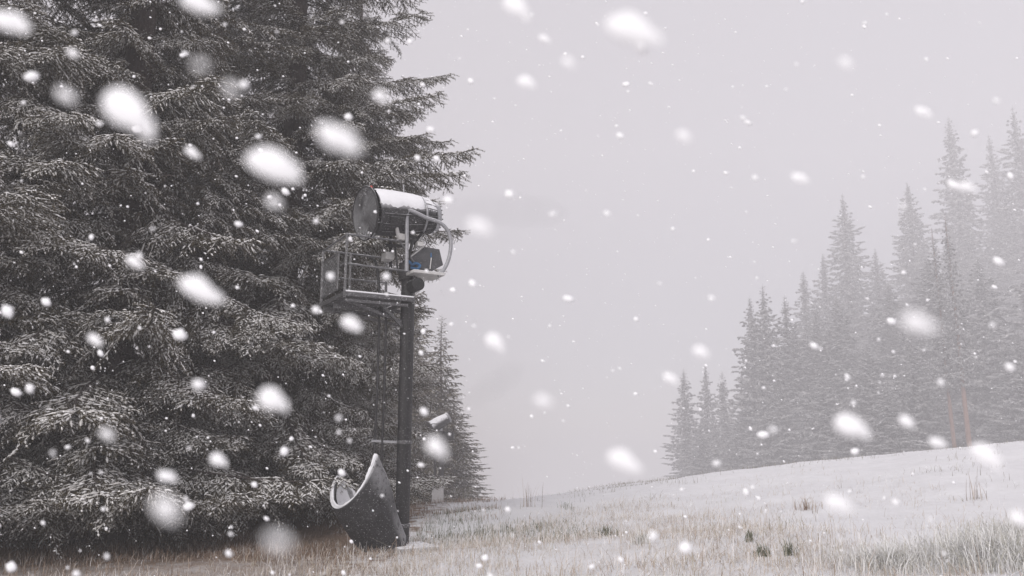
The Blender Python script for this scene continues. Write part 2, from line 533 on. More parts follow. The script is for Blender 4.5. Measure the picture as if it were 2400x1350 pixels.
def bough(L, seed, detail):
    """a drooping spruce bough growing along +X from the origin; detail 2 near, 1 middle, 0 far.
    materials: 0 needles, 1 rime, 2 wood"""
    rng = np.random.default_rng(seed)
    g = Geo()
    ns = 26
    s = np.linspace(0, 1, ns)
    droop = rng.uniform(0.22, 0.42)
    zc = L * (0.10 * s - droop * s ** 1.8 + (droop * 0.62) * s ** 3.4)
    yc = L * 0.05 * np.sin(s * rng.uniform(2, 5) + rng.uniform(0, 6)) * s
    ax = np.stack([L * s * 0.95, yc, zc], 1)
    def P(t):
        return np.stack([np.interp(t, s, ax[:, k]) for k in range(3)], -1)
    r = 0.018 * L / 3 * (1 - s) + 0.004
    prisms(g, ax[:-1], ax[1:], r[:-1], r[1:], 2, 4)
    sp = {2: 0.048, 1: 0.13, 0: 0.32}[detail]
    nb = int(L * 0.86 / sp)
    tb = np.sort(np.clip(np.linspace(0.14, 0.985, nb) + rng.normal(0, 0.006, nb), 0.1, 0.99))
    tw_p, tw_d, tw_l, tw_f = [], [], [], []
    br_a, br_b, br_r = [], [], []
    for i, t in enumerate(tb):
        side = 1 if i % 2 else -1
        if rng.random() < 0.12: side = -side
        p = P(np.array([t]))[0]
        tan = unit((P(np.array([min(1, t + 0.03)])) - P(np.array([t - 0.03])))[0])
        env = min(1.0, (t / 0.34) ** 0.9) * (1 - t) ** 0.62
        lb = (min(L, 2.6) * 0.32 * env + 0.12) * rng.uniform(0.65, 1.2)
        fw = rng.uniform(0.35, 0.95)
        lat = np.array([-tan[1], tan[0], 0]); lat = lat / (np.linalg.norm(lat) + 1e-9) * side
        d0 = unit(tan * fw + lat * 1.0 + np.array([0, 0, rng.uniform(-0.35, 0.10)]))
        hang = rng.uniform(0.5, 1.8) * (1.0 - 0.7 * t)
        m_ = max(3, int(lb / 0.10))
        f = np.linspace(0, 1, m_ + 1)
        bp = p + d0 * (lb * f)[:, None] + np.array([0, 0, -1.0]) * (lb * hang * 0.75 * f ** 2)[:, None] + np.array([0, 0, 1.0]) * (lb * 0.16 * f ** 4)[:, None]
        br_a.append(bp[:-1]); br_b.append(bp[1:]); br_r.append(np.full(m_, 0.004))
        seg = bp[1:] - bp[:-1]
        sl = np.linalg.norm(seg, axis=1)
        # the branchlet's own leafy axis
        frost = float(np.clip(rng.normal(0.72, 0.42), 0.0, 1.0)) * min(1.0, 0.25 + 1.3 * t)
        tw_p.append(bp[:-1]); tw_d.append(unit(seg)); tw_l.append(sl); tw_f.append(np.full(m_, frost))
        # side twigs
        spt = {2: 0.044, 1: 0.085, 0: 0.26}[detail]
        nt_ = max(2, int(lb / spt))
        ft = np.clip(np.linspace(0.12, 0.97, nt_) + rng.normal(0, 0.02, nt_), 0.05, 0.99)
        bpi = np.stack([np.interp(ft, f, bp[:, k]) for k in range(3)], -1)
        k_ = np.clip((ft * m_).astype(int), 0, m_ - 1)
        bt = unit(seg)[k_]
        sgn = np.where(np.arange(nt_) % 2 == 0, 1.0, -1.0)[:, None]
        lt = unit(np.cross(bt, np.array([[0, 0, 1.0]]) + rng.normal(size=(nt_, 3)) * 0.25)) * sgn
        td = unit(bt * 0.75 + lt * 0.9 + np.array([[0, 0, -0.42]]) * rng.uniform(0.2, 1.8, (nt_, 1)) * (1 - 0.6 * t))
        tl = (0.065 + 0.17 * (1 - ft) ** 0.8) * rng.uniform(0.7, 1.3, nt_) * {2: 1.0, 1: 1.35, 0: 2.0}[detail] * (0.75 + 0.25 * L / 3)
        if detail == 2:
            h1 = tl * 0.5
            td2 = unit(td + np.array([[0, 0, -1.0]]) * rng.uniform(0.1, 0.9, (nt_, 1)) * (1 - 0.75 * t) + rng.normal(size=(nt_, 3)) * 0.12)
            tw_p.append(bpi); tw_d.append(td); tw_l.append(h1); tw_f.append(np.full(nt_, frost))
            tw_p.append(bpi + td * h1[:, None]); tw_d.append(td2); tw_l.append(h1); tw_f.append(np.full(nt_, frost * 1.15))
        else:
            tw_p.append(bpi); tw_d.append(td); tw_l.append(tl); tw_f.append(np.full(nt_, max(frost, 0.45)))
    # leafy tip of the main axis
    tip = P(np.linspace(0.7, 1, 9))
    tw_p.append(tip[:-1]); tw_d.append(unit(tip[1:] - tip[:-1])); tw_l.append(np.linalg.norm(tip[1:] - tip[:-1], axis=1)); tw_f.append(np.full(8, 0.7))
    a = np.concatenate(br_a); b_ = np.concatenate(br_b)
    prisms(g, a, b_, 0.0045 if detail == 2 else 0.008, 0.0035 if detail == 2 else 0.006, 2, 3)
    tp = np.concatenate(tw_p); td = np.concatenate(tw_d); tl = np.concatenate(tw_l); tf = np.concatenate(tw_f)
    if detail == 2:
        needles(g, tp, td, tl, 0.0042, 0.027, 0.0068, rng, 0)
        snow_strips(g, tp, td, tl, 0.0110, 0.013, rng, 1, tf)
        fr = rng.random(len(tp)) < tf * 0.9
        needles(g, tp[fr] + np.array([[0, 0, 0.006]]), td[fr], tl[fr], 0.012, 0.019, 0.0062, rng, 1, 0.9)      # fuzz of rime
    elif detail == 1:
        e = tp + td * tl[:, None]
        prisms(g, tp, e, 0.034, 0.012, 0, 3)
        needles(g, tp, td, tl, 0.035, 0.035, 0.012, rng, 0)
        snow_strips(g, tp, td, tl, 0.016, 0.022, rng, 1, tf)
    else:
        e = tp + td * tl[:, None]
        prisms(g, tp, e, 0.15, 0.04, 0, 3)
        snow_strips(g, tp, td, tl, 0.07, 0.09, rng, 1, 0.42)
    return g

TREE_MATS = [M['needle'], M['frost'], M['deadwood']]
LCLASS = (1.1, 1.9, 2.8, 3.7)
BOUGH = {}
for li, L in enumerate(LCLASS):
    BOUGH[li] = [bough(L, 100 + li * 10 + k, 2).mesh('bough', TREE_MATS) for k in range(3)]

def trunk_mesh(H, r0, mat, lean=0.0, seed=0):
    rng = np.random.default_rng(seed)
    mb = MB()
    n = 12
    rings = []
    ks = 26
    for i in range(ks):
        f = i / (ks - 1)
        z = -0.35 + (H + 0.35) * f
        r = r0 * (1 - f) ** 0.9 + 0.012
        if z < 0.6: r *= 1 + 0.35 * (0.6 - max(z, -0.3)) ** 2
        cx, cyy = lean * f * H + 0.04 * math.sin(f * 9 + seed), 0.04 * math.cos(f * 7 + seed)
        rings.append([(cx + r * math.cos(2 * math.pi * k / n) * (1 + 0.06 * rng.normal()), cyy + r * math.sin(2 * math.pi * k / n) * (1 + 0.06 * rng.normal()), z) for k in range(n)])
    mb.loft(rings)
    return mb

def inner_twigs(H, rad, seed, n=190):
    """thin dead twigs close to the stem and the leafy leader at the top"""
    rng = np.random.default_rng(seed)
    g = Geo()
    z = rng.uniform(0.25, H * 0.97, n)
    ph = rng.uniform(0, 6.28, n)
    L = rng.uniform(0.35, 0.75, n) * np.array([rad(q_) for q_ in z])
    d = unit(np.stack([np.cos(ph), np.sin(ph), rng.uniform(-0.55, 0.1, n)], 1))
    a = np.stack([np.zeros(n), np.zeros(n), z], 1)
    prisms(g, a, a + d * L[:, None], 0.014, 0.004, 2, 3)
    k = 7
    f = rng.uniform(0.25, 1, (n, k))
    a2 = (a[:, None] + d[:, None] * (L[:, None] * f)[..., None]).reshape(-1, 3)
    d2 = unit(np.repeat(d, k, 0) + rng.normal(size=(n * k, 3)) * 0.8 + np.array([[0, 0, -0.3]]))
    l2 = rng.uniform(0.12, 0.4, n * k)
    prisms(g, a2, a2 + d2 * l2[:, None], 0.005, 0.002, 2, 3)
    sel = rng.random(n * k) < 0.6
    needles(g, a2[sel], d2[sel], l2[sel], 0.010, 0.024, 0.006, rng, 0)
    top = np.array([[0, 0, H - 0.9]]); td = np.array([[0, 0, 1.0]])
    needles(g, top, td, np.array([0.95]), 0.003, 0.03, 0.006, rng, 0)
    return g.mesh('crown', TREE_MATS)

def near_spruce(u, Yd, H, Rmax, n, seed, label, zmin=0.18, face=0.0, low_trim=None, extra=(), group='big frosted spruces on the left'):
    rng = random.Random(seed)
    p = at(u, 1200, Yd)
    base = Vector((p.x, Yd, gh(p.x, Yd)))
    t = empty('spruce_tree', base)
    tag(t, label, 'spruce tree', group)
    def rad(z):
        f = max(0.0, 1 - z / H) ** 0.75
        return max(0.35, Rmax * f)
    tk = trunk_mesh(H, 0.012 * H + 0.03, None, 0, seed).build('trunk', M['bark'], None, True)
    tk.parent = t
    cr = link(bpy.data.objects.new('crown', inner_twigs(H, rad, seed)))
    cr.parent = t
    ga = 2.39996
    for i in range(n + len(extra)):
        f = (i % n + 0.5) / n
        z = zmin + (H - 0.5 - zmin) * (f ** 1.6)
        ph = i * ga + rng.uniform(-0.35, 0.35)
        if i >= n: z, ph = extra[i - n][:2]
        L = rad(z) * (rng.uniform(0.78, 1.12) if rng.random() < 0.62 else rng.uniform(0.5, 0.8))
        if low_trim: L *= low_trim(z, ph)
        if i >= n: L = extra[i - n][2]
        li = min(range(len(LCLASS)), key=lambda k: abs(LCLASS[k] - L))
        o = link(bpy.data.objects.new('bough', rng.choice(BOUGH[li])))
        o.parent = cr
        sc = L / LCLASS[li]
        hgt = z / H
        tilt = max(R(-14 + 34 * hgt ** 1.3 + rng.uniform(-12, 12)), math.asin(max(-0.9, min(0.5, (0.5 - z) / L))))          # upper boughs reach up, lower ones sag
        if i >= n: tilt = R(extra[i - n][3])
        o.location = (0, 0, z + 0.12 * L * (1 - hgt))
        o.rotation_euler = Euler((rng.uniform(-0.15, 0.15), -tilt, ph), 'XYZ')
        o.scale = (sc, sc * rng.choice((1, -1)) * rng.uniform(0.9, 1.15), sc * rng.uniform(0.9, 1.15))
    return t

near_spruce(635, 16.4, 23, 5.2, 290, 11, 'big frosted spruce right behind the snow gun, its long bough reaching into the sky', low_trim=lambda z, ph: min(1.0, 0.64 + 0.36 * z / 6.0), extra=((6.9, -0.12, 4.25, 3), (8.9, 0.05, 3.6, 6), (8.2, -0.35, 3.7, 2), (10.2, -0.1, 3.1, 9), (5.0, -0.2, 3.5, -4), (6.0, -0.4, 3.7, 0), (7.6, 0.2, 3.6, 4)))
near_spruce(225, 13.2, 24, 4.2, 300, 12, 'big frosted spruce with brown trunk showing near the top, second from the left edge')
near_spruce(-170, 11.7, 22, 4.0, 270, 13, 'frosted spruce cut off by the left edge of the picture')
near_spruce(800, 22.0, 16.5, 3.0, 260, 14, 'darker frosted spruce filling the gap behind the snow gun pole')
near_spruce(430, 21.0, 22, 4.3, 180, 15, 'spruce standing behind and between the two big left spruces')

# ------------------------------------------------------------------ spruces built as one crown (middle and far distance)
def crown_geo(H, Rmax, n, seed, detail, power=0.85, zmin=0.03, up_tilt=26):
    rng = random.Random(seed)
    pool = {}
    g = Geo()
    ga = 2.39996
    for i in range(n):
        f = (i + 0.5) / n
        z = H * (zmin + (0.985 - zmin) * f ** 1.12)
        R_ = max(0.25, Rmax * (1 - z / H) ** power * (1 if z > 0.06 * H else 0.85))
        L = R_ * rng.uniform(0.5, 1.25)
        key = min((0.7, 1.3, 2.2, 3.2, 4.4), key=lambda q_: abs(q_ - L))
        var = rng.randrange(2)
        if (key, var) not in pool:
            pool[(key, var)] = bough(key, seed * 37 + int(key * 10) + var, detail).arrays()
        v, t, mi = pool[(key, var)]
        sc = L / key
        tilt = R(-12 + up_tilt * (z / H) ** 1.2 + rng.uniform(-8, 8))
        ph = i * ga + rng.uniform(-0.3, 0.3)
        Mx = (Matrix.Translation((0, 0, z + 0.1 * L)) @ Euler((rng.uniform(-.1, .1), -tilt, ph), 'XYZ').to_matrix().to_4x4() @ Matrix.Diagonal((sc, sc, sc, 1)))
        A = np.array(Mx)
        g.v.append((v @ A[:3, :3].T + A[:3, 3]).astype(np.float32))
        g.t.append(t + g.n); g.m.append(mi); g.n += len(v)
    # leader
    prisms(g, np.array([[0, 0, H * 0.90]]), np.array([[0, 0, H * 1.0]]), 0.05 if detail == 0 else 0.03, 0.008, 0, 4)
    return g

MID_MATS = [M['needle'], M['frost'], M['deadwood']]
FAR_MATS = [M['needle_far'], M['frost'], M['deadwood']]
MID = [crown_geo(13.0, 2.8, 230, 51, 1).mesh('crown', MID_MATS), crown_geo(13.0, 2.5, 230, 52, 1).mesh('crown', MID_MATS)]
MID_TR = trunk_mesh(12.2, 0.17, None, 0, 3).build('trunk', M['bark'], None, True)
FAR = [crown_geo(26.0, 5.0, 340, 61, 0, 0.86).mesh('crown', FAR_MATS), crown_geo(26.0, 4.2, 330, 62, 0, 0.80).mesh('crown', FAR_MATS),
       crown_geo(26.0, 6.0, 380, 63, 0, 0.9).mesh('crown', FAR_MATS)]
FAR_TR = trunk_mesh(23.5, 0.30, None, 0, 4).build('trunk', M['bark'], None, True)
used_tr = set()

def tree_copy(crown, trunk, H0, u, vtop, Yd, width, rz, label, group):
    p = at(u, vtop, Yd)
    zb = gh(p.x, Yd) - 0.1
    t = empty('spruce_tree', (p.x, Yd, zb))
    H = p.z - zb
    s = H / H0
    sw = width * (0.4 * s + 0.6 * max(s, 1.0)) * 1.1
    t.rotation_euler.z = rz
    t.scale = (sw, sw, s)
    tag(t, label, 'spruce tree', group)
    c = link(bpy.data.objects.new('crown', crown)); c.parent = t
    if trunk.name in used_tr:
        k = link(trunk.copy())
    else:
        k = trunk; used_tr.add(trunk.name)
    k.parent = t
    return t

g_mid = 'spruces in the middle distance beyond the snow gun'
for a in [
    (0, 1036, 735, 49, 0.9, 0.3, 'hazy slim spruce with pointed top, right of the snow gun pole'),
    (1, 972, 590, 52, 0.95, 1.3, 'taller hazy spruce directly behind the snow gun platform'),
    (0, 1062, 905, 51, 1.2, 2.1, 'short wide hazy spruce beside the distant snow gun'),
    (1, 888, 640, 33, 0.9, 4.0, 'hazy spruce behind the snow gun pole, nearer than its neighbours'),
    (0, 968, 660, 46, 0.85, 2.6, 'hazy spruce joining the slim pointed one to the big spruces'),
    (0, 1005, 830, 55, 1.5, 5.0, 'hazy spruce behind the distant snow gun'),
]:
    k, u, v, yd, w, rz, lab = a
    tree_copy(MID[k], MID_TR, 13.0, u, v, yd, w, rz, lab, g_mid)

g_far = 'spruces fading into the fog on the right'
far_list = [
    # variant, u, vtop, Y, width, label
    (1, 1602, 862, 104, 0.8, 'leftmost pale spruce of the foggy stand'),
    (1, 1652, 846, 106, 0.55, 'very thin pale spruce, second from the left of the foggy stand'),
    (1, 1692, 868, 100, 0.75, 'small pale spruce in the dip left of the foggy stand'),
    (1, 1757, 692, 92, 0.75, 'left one of the twin spires in the foggy stand'),
    (0, 1787, 664, 90, 0.75, 'right one of the twin spires in the foggy stand'),
    (0, 1838, 690, 90, 0.8, 'fogged spruce with blunt top right of the twin spires'),
    (1, 1882, 632, 92, 0.8, 'fogged spruce with broad shoulder left of the tall lone spire'),
    (0, 1974, 452, 98, 0.72, 'tall lone spire in the middle of the foggy stand'),
    (1, 1928, 590, 96, 0.75, 'fogged spruce tucked against the left side of the tall lone spire'),
    (0, 2050, 580, 94, 0.8, 'fogged spruce in the notch right of the tall lone spire'),
    (2, 2125, 425, 100, 0.65, 'faint spruce between the lone spire and the tall right group'),
    (1, 2222, 268, 102, 0.62, 'very tall faint spruce, left one of the three at upper right'),
    (0, 2316, 312, 106, 0.6, 'very tall faint spruce, middle one of the three at upper right'),
    (0, 2372, 245, 96, 0.62, 'very tall faint spruce at the right edge of the picture'),
    (2, 2170, 600, 84, 0.95, 'fogged spruce below the three very tall ones'),
    (2, 2290, 600, 80, 0.8, 'fogged spruce standing behind the orange trunks'),
    (2, 2440, 480, 74, 0.8, 'dark fogged spruce half cut off by the right edge'),
    (2, 1815, 880, 82, 0.9, 'short frosted spruce in front of the twin spires'),
    (2, 1925, 850, 78, 0.9, 'short frosted spruce below the tall lone spire'),
    (2, 2030, 800, 76, 0.9, 'frosted spruce right of the short one below the lone spire'),
    (2, 2130, 790, 70, 0.85, 'frosted spruce just left of the orange trunks'),
    (2, 2385, 770, 66, 0.9, 'nearest dark spruce of the right stand, at the right edge'),
    (0, 1735, 960, 88, 1.0, 'small frosted spruce at the left foot of the twin spires'),
    (2, 1640, 1000, 96, 0.9, 'low frosted spruce at the left foot of the foggy stand'),
    (2, 1700, 980, 94, 0.9, 'low frosted spruce below the small pale spruce'),
    (2, 1780, 800, 94, 0.9, 'frosted spruce filling the stand right below the twin spires'),
    (2, 1860, 760, 92, 0.95, 'frosted spruce filling the stand below the broad shouldered one'),
    (2, 1960, 690, 90, 0.95, 'wide frosted spruce directly below the tall lone spire'),
    (2, 2080, 660, 92, 0.95, 'wide frosted spruce below the notch right of the lone spire'),
    (2, 2230, 520, 98, 0.85, 'wide frosted spruce under the left one of the three tall spruces'),
    (2, 2340, 500, 96, 0.85, 'wide frosted spruce under the middle one of the three tall spruces'),
    (2, 2085, 760, 90, 0.9, 'frosted spruce in the gap left of the orange trunks, half way up the stand'),
    (2, 2255, 720, 90, 0.9, 'frosted spruce right above the orange trunks'),
    (2, 2330, 760, 84, 0.9, 'frosted spruce just right of the orange trunks'),
    (2, 2175, 850, 78, 0.9, 'low frosted spruce touching the left orange trunk'),
    (2, 2400, 640, 92, 0.9, 'wide frosted spruce at the right edge under the tallest one'),
    (2, 1910, 720, 94, 0.9, 'frosted spruce below and left of the tall lone spire'),
    (2, 1990, 930, 68, 0.9, 'low frosted spruce at the crest below the lone spire'),
    (2, 2075, 900, 64, 0.9, 'low frosted spruce at the crest left of the orange trunks'),
]
for i, (k, u, v, yd, w, lab) in enumerate(far_list):
    yd = yd * (2.0 if yd > 88 and v < 650 else 1.6)
    tree_copy(FAR[k], FAR_TR, 26.0, u, v, yd, w * 1.6, i * 1.7, lab, g_far)

# two bare stemmed conifers with orange bark
def bare_tree(u, Yd, r, htop, seed, label):
    p = at(u, 1040, Yd)
    zb = gh(p.x, Yd)
    t = empty('spruce_tree', (p.x, Yd, zb))
    tag(t, label, 'spruce tree', 'orange barked conifers')
    H = htop - zb
    k = trunk_mesh(H, r, None, 0.0, seed).build('trunk', M['bark_red'], None, True); k.parent = t
    g = crown_geo(H, 3.2, 210, seed, 0, 0.7, 0.36)
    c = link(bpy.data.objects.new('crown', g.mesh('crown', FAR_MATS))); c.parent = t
bare_tree(2236, 104, 0.29, 30, 71, 'slim orange brown tree trunk, left one of the pair at the forest edge')
bare_tree(2272, 101, 0.34, 31, 72, 'thicker orange brown tree trunk, right one of the pair at the forest edge')

def smooth_pts(p, n=5):
    out = []
    for i in range(len(p) - 1):
        p0, p1, p2, p3 = p[max(i - 1, 0)], p[i], p[i + 1], p[min(i + 2, len(p) - 1)]
        for k in range(n):
            t = k / n
            out.append(0.5 * ((2 * p1) + (p2 - p0) * t + (2 * p0 - 5 * p1 + 4 * p2 - p3) * t * t + (3 * p1 - p0 - 3 * p2 + p3) * t ** 3))
    return out + [p[-1]]

# ------------------------------------------------------------------ snow gun tower
PX, PY = -1.601, 12.05
PG = gh(PX, PY)
E1 = Vector((0.867, 0.498, 0)); E2 = Vector((-0.498, 0.867, 0)); UP = Vector((0, 0, 1))
P1 = Vector((-2.43, 11.37, 3.65)); LN, LW = 1.08, 1.18        # near left corner of the platform, length, depth
def pf(a, b_, z=0.0):
    return P1 + E1 * a + E2 * b_ + UP * z

tower = empty('snow_gun_tower', (PX, PY, PG))
tag(tower, 'dark steel pole with railed work platform carrying the near snow gun', 'tower')
mb = MB(); mb.tube([(PX, PY, PG - 0.3), (PX, PY, 3.0), (PX, PY, 4.02)], 0.105, 20)
mb.build('pole', M['dark_steel'], tower, True)
mb = MB(); mb.tube([(PX, PY, PG + 0.0), (PX, PY, PG + 0.05)], 0.24, 16)
mb.build('base_plate', M['rail_steel'], tower)
mb = MB(); mb.tube([(PX + 0.03, PY - 0.128, PG + 0.2), (PX + 0.03, PY - 0.128, 3.55)], 0.014, 8)
mb.build('conduit', M['dark_steel'], tower, True)
for zc in (PG + 0.34, 1.53):
    mb = MB()
    mb.tube([(PX, PY, zc - 0.025), (PX, PY, zc + 0.025)], 0.118, 20)
    mb.tube([(PX + 0.02, PY - 0.12, zc), (PX + 0.02, PY - 0.17, zc)], 0.03, 8)
    mb.build('clamp', M['rail_steel'], tower, True)
# stand-off from the pole to the two riser pipes
mb = MB(); mb.bar((PX - 0.1, PY - 0.06, 1.53), (PX - 0.47, PY - 0.12, 1.55), 0.035)
mb.build('standoff', M['galvanised'], tower)
for (u0, v0, u1, v1) in ((889, 735, 877, 1070), (905, 738, 893, 1105)):
    a = at(u0, v0, 11.95); c_ = at(u1, v1, 11.95)
    mb = MB(); mb.tube([a, a.lerp(c_, 0.5) + Vector((0.008, 0, 0)), c_], 0.021, 8)
    mb.build('riser_pipe', M['dark_steel'], tower, True)
# platform frame
for k, (a, b_, w) in enumerate(((pf(-0.03, 0), pf(LN, 0), 0.055), (pf(-0.03, LW), pf(LN, LW), 0.05), (pf(0, 0), pf(0, LW), 0.05), (pf(LN, 0), pf(LN, LW), 0.05), (pf(LN * 0.5, 0), pf(LN * 0.5, LW), 0.045))):
    mb = MB(); mb.bar(a + UP * 0.0 * k, b_, w * 0.8, w * 1.1 + 0.002 * k); mb.build('frame_beam', M['rail_steel'], tower)
mb = MB(); mb.bar(pf(0, -0.03, -0.1), pf(LN * 0.9, -0.03, -0.1), 0.03, 0.04); mb.build('frame_beam', M['rail_steel'], tower)
# deck of bearing bars (open grating)
mb = MB()
for k in range(26):
    b_ = 0.04 + k * (LW - 0.08) / 25
    mb.bar(pf(0.03, b_, 0.045), pf(LN - 0.03, b_, 0.045), 0.006, 0.03)
for k in range(9):
    a_ = 0.05 + k * (LN - 0.1) / 8
    mb.bar(pf(a_, 0.03, 0.058), pf(a_, LW - 0.03, 0.058), 0.008, 0.008)
mb.build('grating', M['rail_steel'], tower)
# posts
RH = 0.89
for (a_, b_, h) in ((0, 0, RH), (0, LW, RH), (LN, 0, 0.44), (LN * 0.42, LW, RH), (LN, LW, RH)):
    mb = MB(); mb.bar(pf(a_, b_, -0.06), pf(a_, b_, h), 0.034, 0.034); mb.build('post', M['rail_steel'], tower)
# rails
def rail(p, q_, w=0.029):
    mb = MB(); mb.tube([p, q_], w * 0.55, 8); mb.build('rail', M['wire'], tower, True)
rail(pf(-0.02, 0, RH), pf(LN * 0.77, 0, RH))
rail(pf(LN * 0.77, 0, RH), pf(LN * 1.05, 0, 0.50))
rail(pf(0, 0, 0.45), pf(LN, 0, 0.43), 0.03)
rail(pf(0, 0, RH - 0.005), pf(0, LW, RH - 0.005))
rail(pf(0, 0, 0.46), pf(0, LW, 0.46), 0.03)
rail(pf(0, LW, RH), pf(LN, LW, RH))
rail(pf(0, LW, 0.47), pf(LN, LW, 0.47), 0.03)
# kick plates, snow topped
mb = MB(); mb.box(pf(LN / 2, 0.0, 0.042), E1 * (LN / 2), E2 * 0.024, UP * 0.012); mb.build('snow_ridge', M['snow_cap'], tower, bevel=0.01)
# expanded metal gate panel hanging on the left side
ga_, gb_ = pf(-0.03, 0.26, 0), pf(-0.03, LW - 0.12, 0)
mb = MB()
g0, g1 = ga_ + UP * 0.10, ga_ + UP * 0.66
gd = (gb_ - ga_)
N = 12
for k in range(-N, N + 1):
    for sgn in (1, -1):
        pts = []
        for f in np.linspace(0, 1, 25):
            x_ = (k / N) + f * sgn * 0.9 if sgn > 0 else (k / N + 1) - f * 0.9
            pts.append((x_, f))
        inside = [(x_, f) for x_, f in pts if 0 <= x_ <= 1]
        if len(inside) >= 2:
            a_, b_ = inside[0], inside[-1]
            mb.bar(g0 + gd * a_[0] + UP * 0.56 * a_[1], g0 + gd * b_[0] + UP * 0.56 * b_[1], 0.004, 0.006)
panel = mb.build('mesh_panel', M['wire'], tower)
mb = MB()
for a_, b_ in ((g0, g0 + gd), (g1, g1 + gd), (g0, g1), (g0 + gd, g1 + gd)):
    mb.bar(a_, b_, 0.022, 0.022)
o = mb.build('panel_frame', M['rail_steel'], tower)
# braces under the deck
for (a_, b_) in ((pf(0.02, 0.1, -0.07), Vector((PX, PY, 3.30))), (pf(0.02, LW - 0.1, -0.07), Vector((PX, PY + 0.05, 3.26))), (pf(LN * 0.5, 0.04, -0.07), Vector((PX, PY, 3.18)))):
    mb = MB(); mb.bar(a_, b_, 0.04, 0.045); mb.build('brace', M['rail_steel'], tower)
for b_ in (0.45, 0.9):
    mb = MB(); mb.bar(pf(-0.02, b_, -0.12), pf(LN, b_, -0.12), 0.05, 0.06); mb.build('support_beam', M['rail_steel'], tower)
mb = MB(); mb.bar(pf(0, LW, -0.03), pf(-0.02, LW + 0.25, -0.03), 0.04, 0.04); mb.build('bracket_arm', M['rail_steel'], tower)

# ------------------------------------------------------------------ near snow gun (fan type)
gun = empty('snow_gun', (PX, PY, 4.02))
tag(gun, 'fan snow gun with mesh covered intake and snow on its barrel, on the near platform', 'snow gun')
GP = R(6.5)
G1 = Vector((math.cos(R(37)), math.sin(R(37)), 0))
AX = (G1 * math.cos(GP) + UP * math.sin(GP)).normalized()
AU = (UP * math.cos(GP) - G1 * math.sin(GP)).normalized()
AS = AX.cross(AU).normalized()                   # to the camera side
GC = Vector((PX - 0.16, PY - 0.09, 4.995))
def gp(t, a, r):                                 # point on the barrel skin
    return GC + AX * (t * 1.09) + (AS * math.cos(a) + AU * math.sin(a)) * r
def shell(profile, n=48, a0=0.0, a1=2 * math.pi, closed=True):
    m_ = n if closed else n + 1
    return [[gp(t, a0 + (a1 - a0) * k / n, r) for k in range(m_)] for t, r in profile]
mb = MB()
mb.loft(shell([(-0.46, 0.375), (-0.44, 0.355), (-0.40, 0.335), (-0.1, 0.325), (0.18, 0.30), (0.42, 0.255), (0.53, 0.232), (0.53, 0.212), (0.42, 0.235), (-0.40, 0.30), (-0.46, 0.36)]), True, False)
mb.build('barrel', M['gun_paint'], gun, True)
for t_, r_ in ((0.16, 0.312), (0.40, 0.274)):
    mb = MB(); mb.loft(shell([(t_ - 0.02, r_ - 0.02), (t_ - 0.02, r_), (t_ + 0.02, r_ - 0.004), (t_ + 0.02, r_ - 0.022)]), True, False)
    mb.build('barrel_band', M['gun_paint'], gun, True)
mb = MB(); mb.loft(shell([(0.51, 0.236), (0.51, 0.262), (0.58, 0.252), (0.58, 0.222), (0.51, 0.215)]), True, False)
nz = mb.build('nozzle_ring', M['galvanised'], gun, True)
for k in range(20):
    a = 2 * math.pi * k / 20
    mb = MB(); mb.tube([gp(0.58, a, 0.237), gp(0.605, a, 0.232)], 0.012, 6); mb.build('nozzle', M['dark_steel'], nz)
for k, a in enumerate((R(-38), R(-12), R(-64))):      # stiffening ribs and tie rods along the lower side
    mb = MB(); mb.tube([gp(-0.40, a, 0.352), gp(-0.1, a, 0.342), gp(0.18, a, 0.318), gp(0.5, a, 0.252)], 0.009, 6); mb.build('tie_rod', M['dark_steel'], gun, True)
mb = MB(); mb.tube([gp(0.30, 2 * math.pi * k / 40, 0.315) for k in range(41)], 0.016, 8); mb.build('water_manifold', M['galvanised'], gun, True)
for k in range(14):
    a = R(-100) + k * R(16)
    mb = MB(); mb.tube([gp(0.30, a, 0.315), gp(0.36, a, 0.31), gp(0.5, a, 0.262)], 0.006, 5); mb.build('feed_line', M['dark_steel'], gun, True)
mb = MB(); mb.loft([[gp(t_, R(-30) + da, 0.342 + e) for t_, da in ((-0.3, -0.2), (-0.1, -0.2), (-0.1, 0.2), (-0.3, 0.2))] for e in (-0.01, 0.012)]); mb.build('access_plate', M['dark_steel'], gun)
mb = MB(); mb.tube(smooth_pts([gp(0.28, R(-60), 0.33), gp(0.2, R(-80), 0.42), Vector((PX + 0.08, PY - 0.2, 4.55)), Vector((PX + 0.02, PY - 0.18, 4.3))]), 0.024, 8); mb.build('feed_hose', M['black'], gun, True)
# blanket of snow on top of the barrel
mb = MB()
rng = random.Random(5)
rings = []
NT, NA = 26, 26
for i in range(NT + 1):
    t_ = -0.44 + 0.95 * i / NT
    base_r = np.interp(t_, [-0.5, -0.42, -0.1, 0.18, 0.42, 0.53], [0.36, 0.335, 0.325, 0.30, 0.257, 0.232])
    lo = R(11) + 0.05 * math.sin(i * 0.7) + rng.uniform(-0.06, 0.06)
    hi = math.pi - R(10)
    ring = []
    endf = min(1.0, min(i, NT - i) / 2.0)
    for k in range(NA + 1):
        f = k / NA
        a = lo + (hi - lo) * f
        th = 0.052 * (math.sin(math.pi * f) ** 0.55) * (0.35 + 0.65 * endf) + rng.uniform(-0.003, 0.003)
        ring.append(gp(t_, a, base_r + 0.004 + max(th, 0.0)))
    rings.append(ring)
mb.loft(rings, False, False)
mb.build('snow_blanket', M['snow_cap'], gun, True)
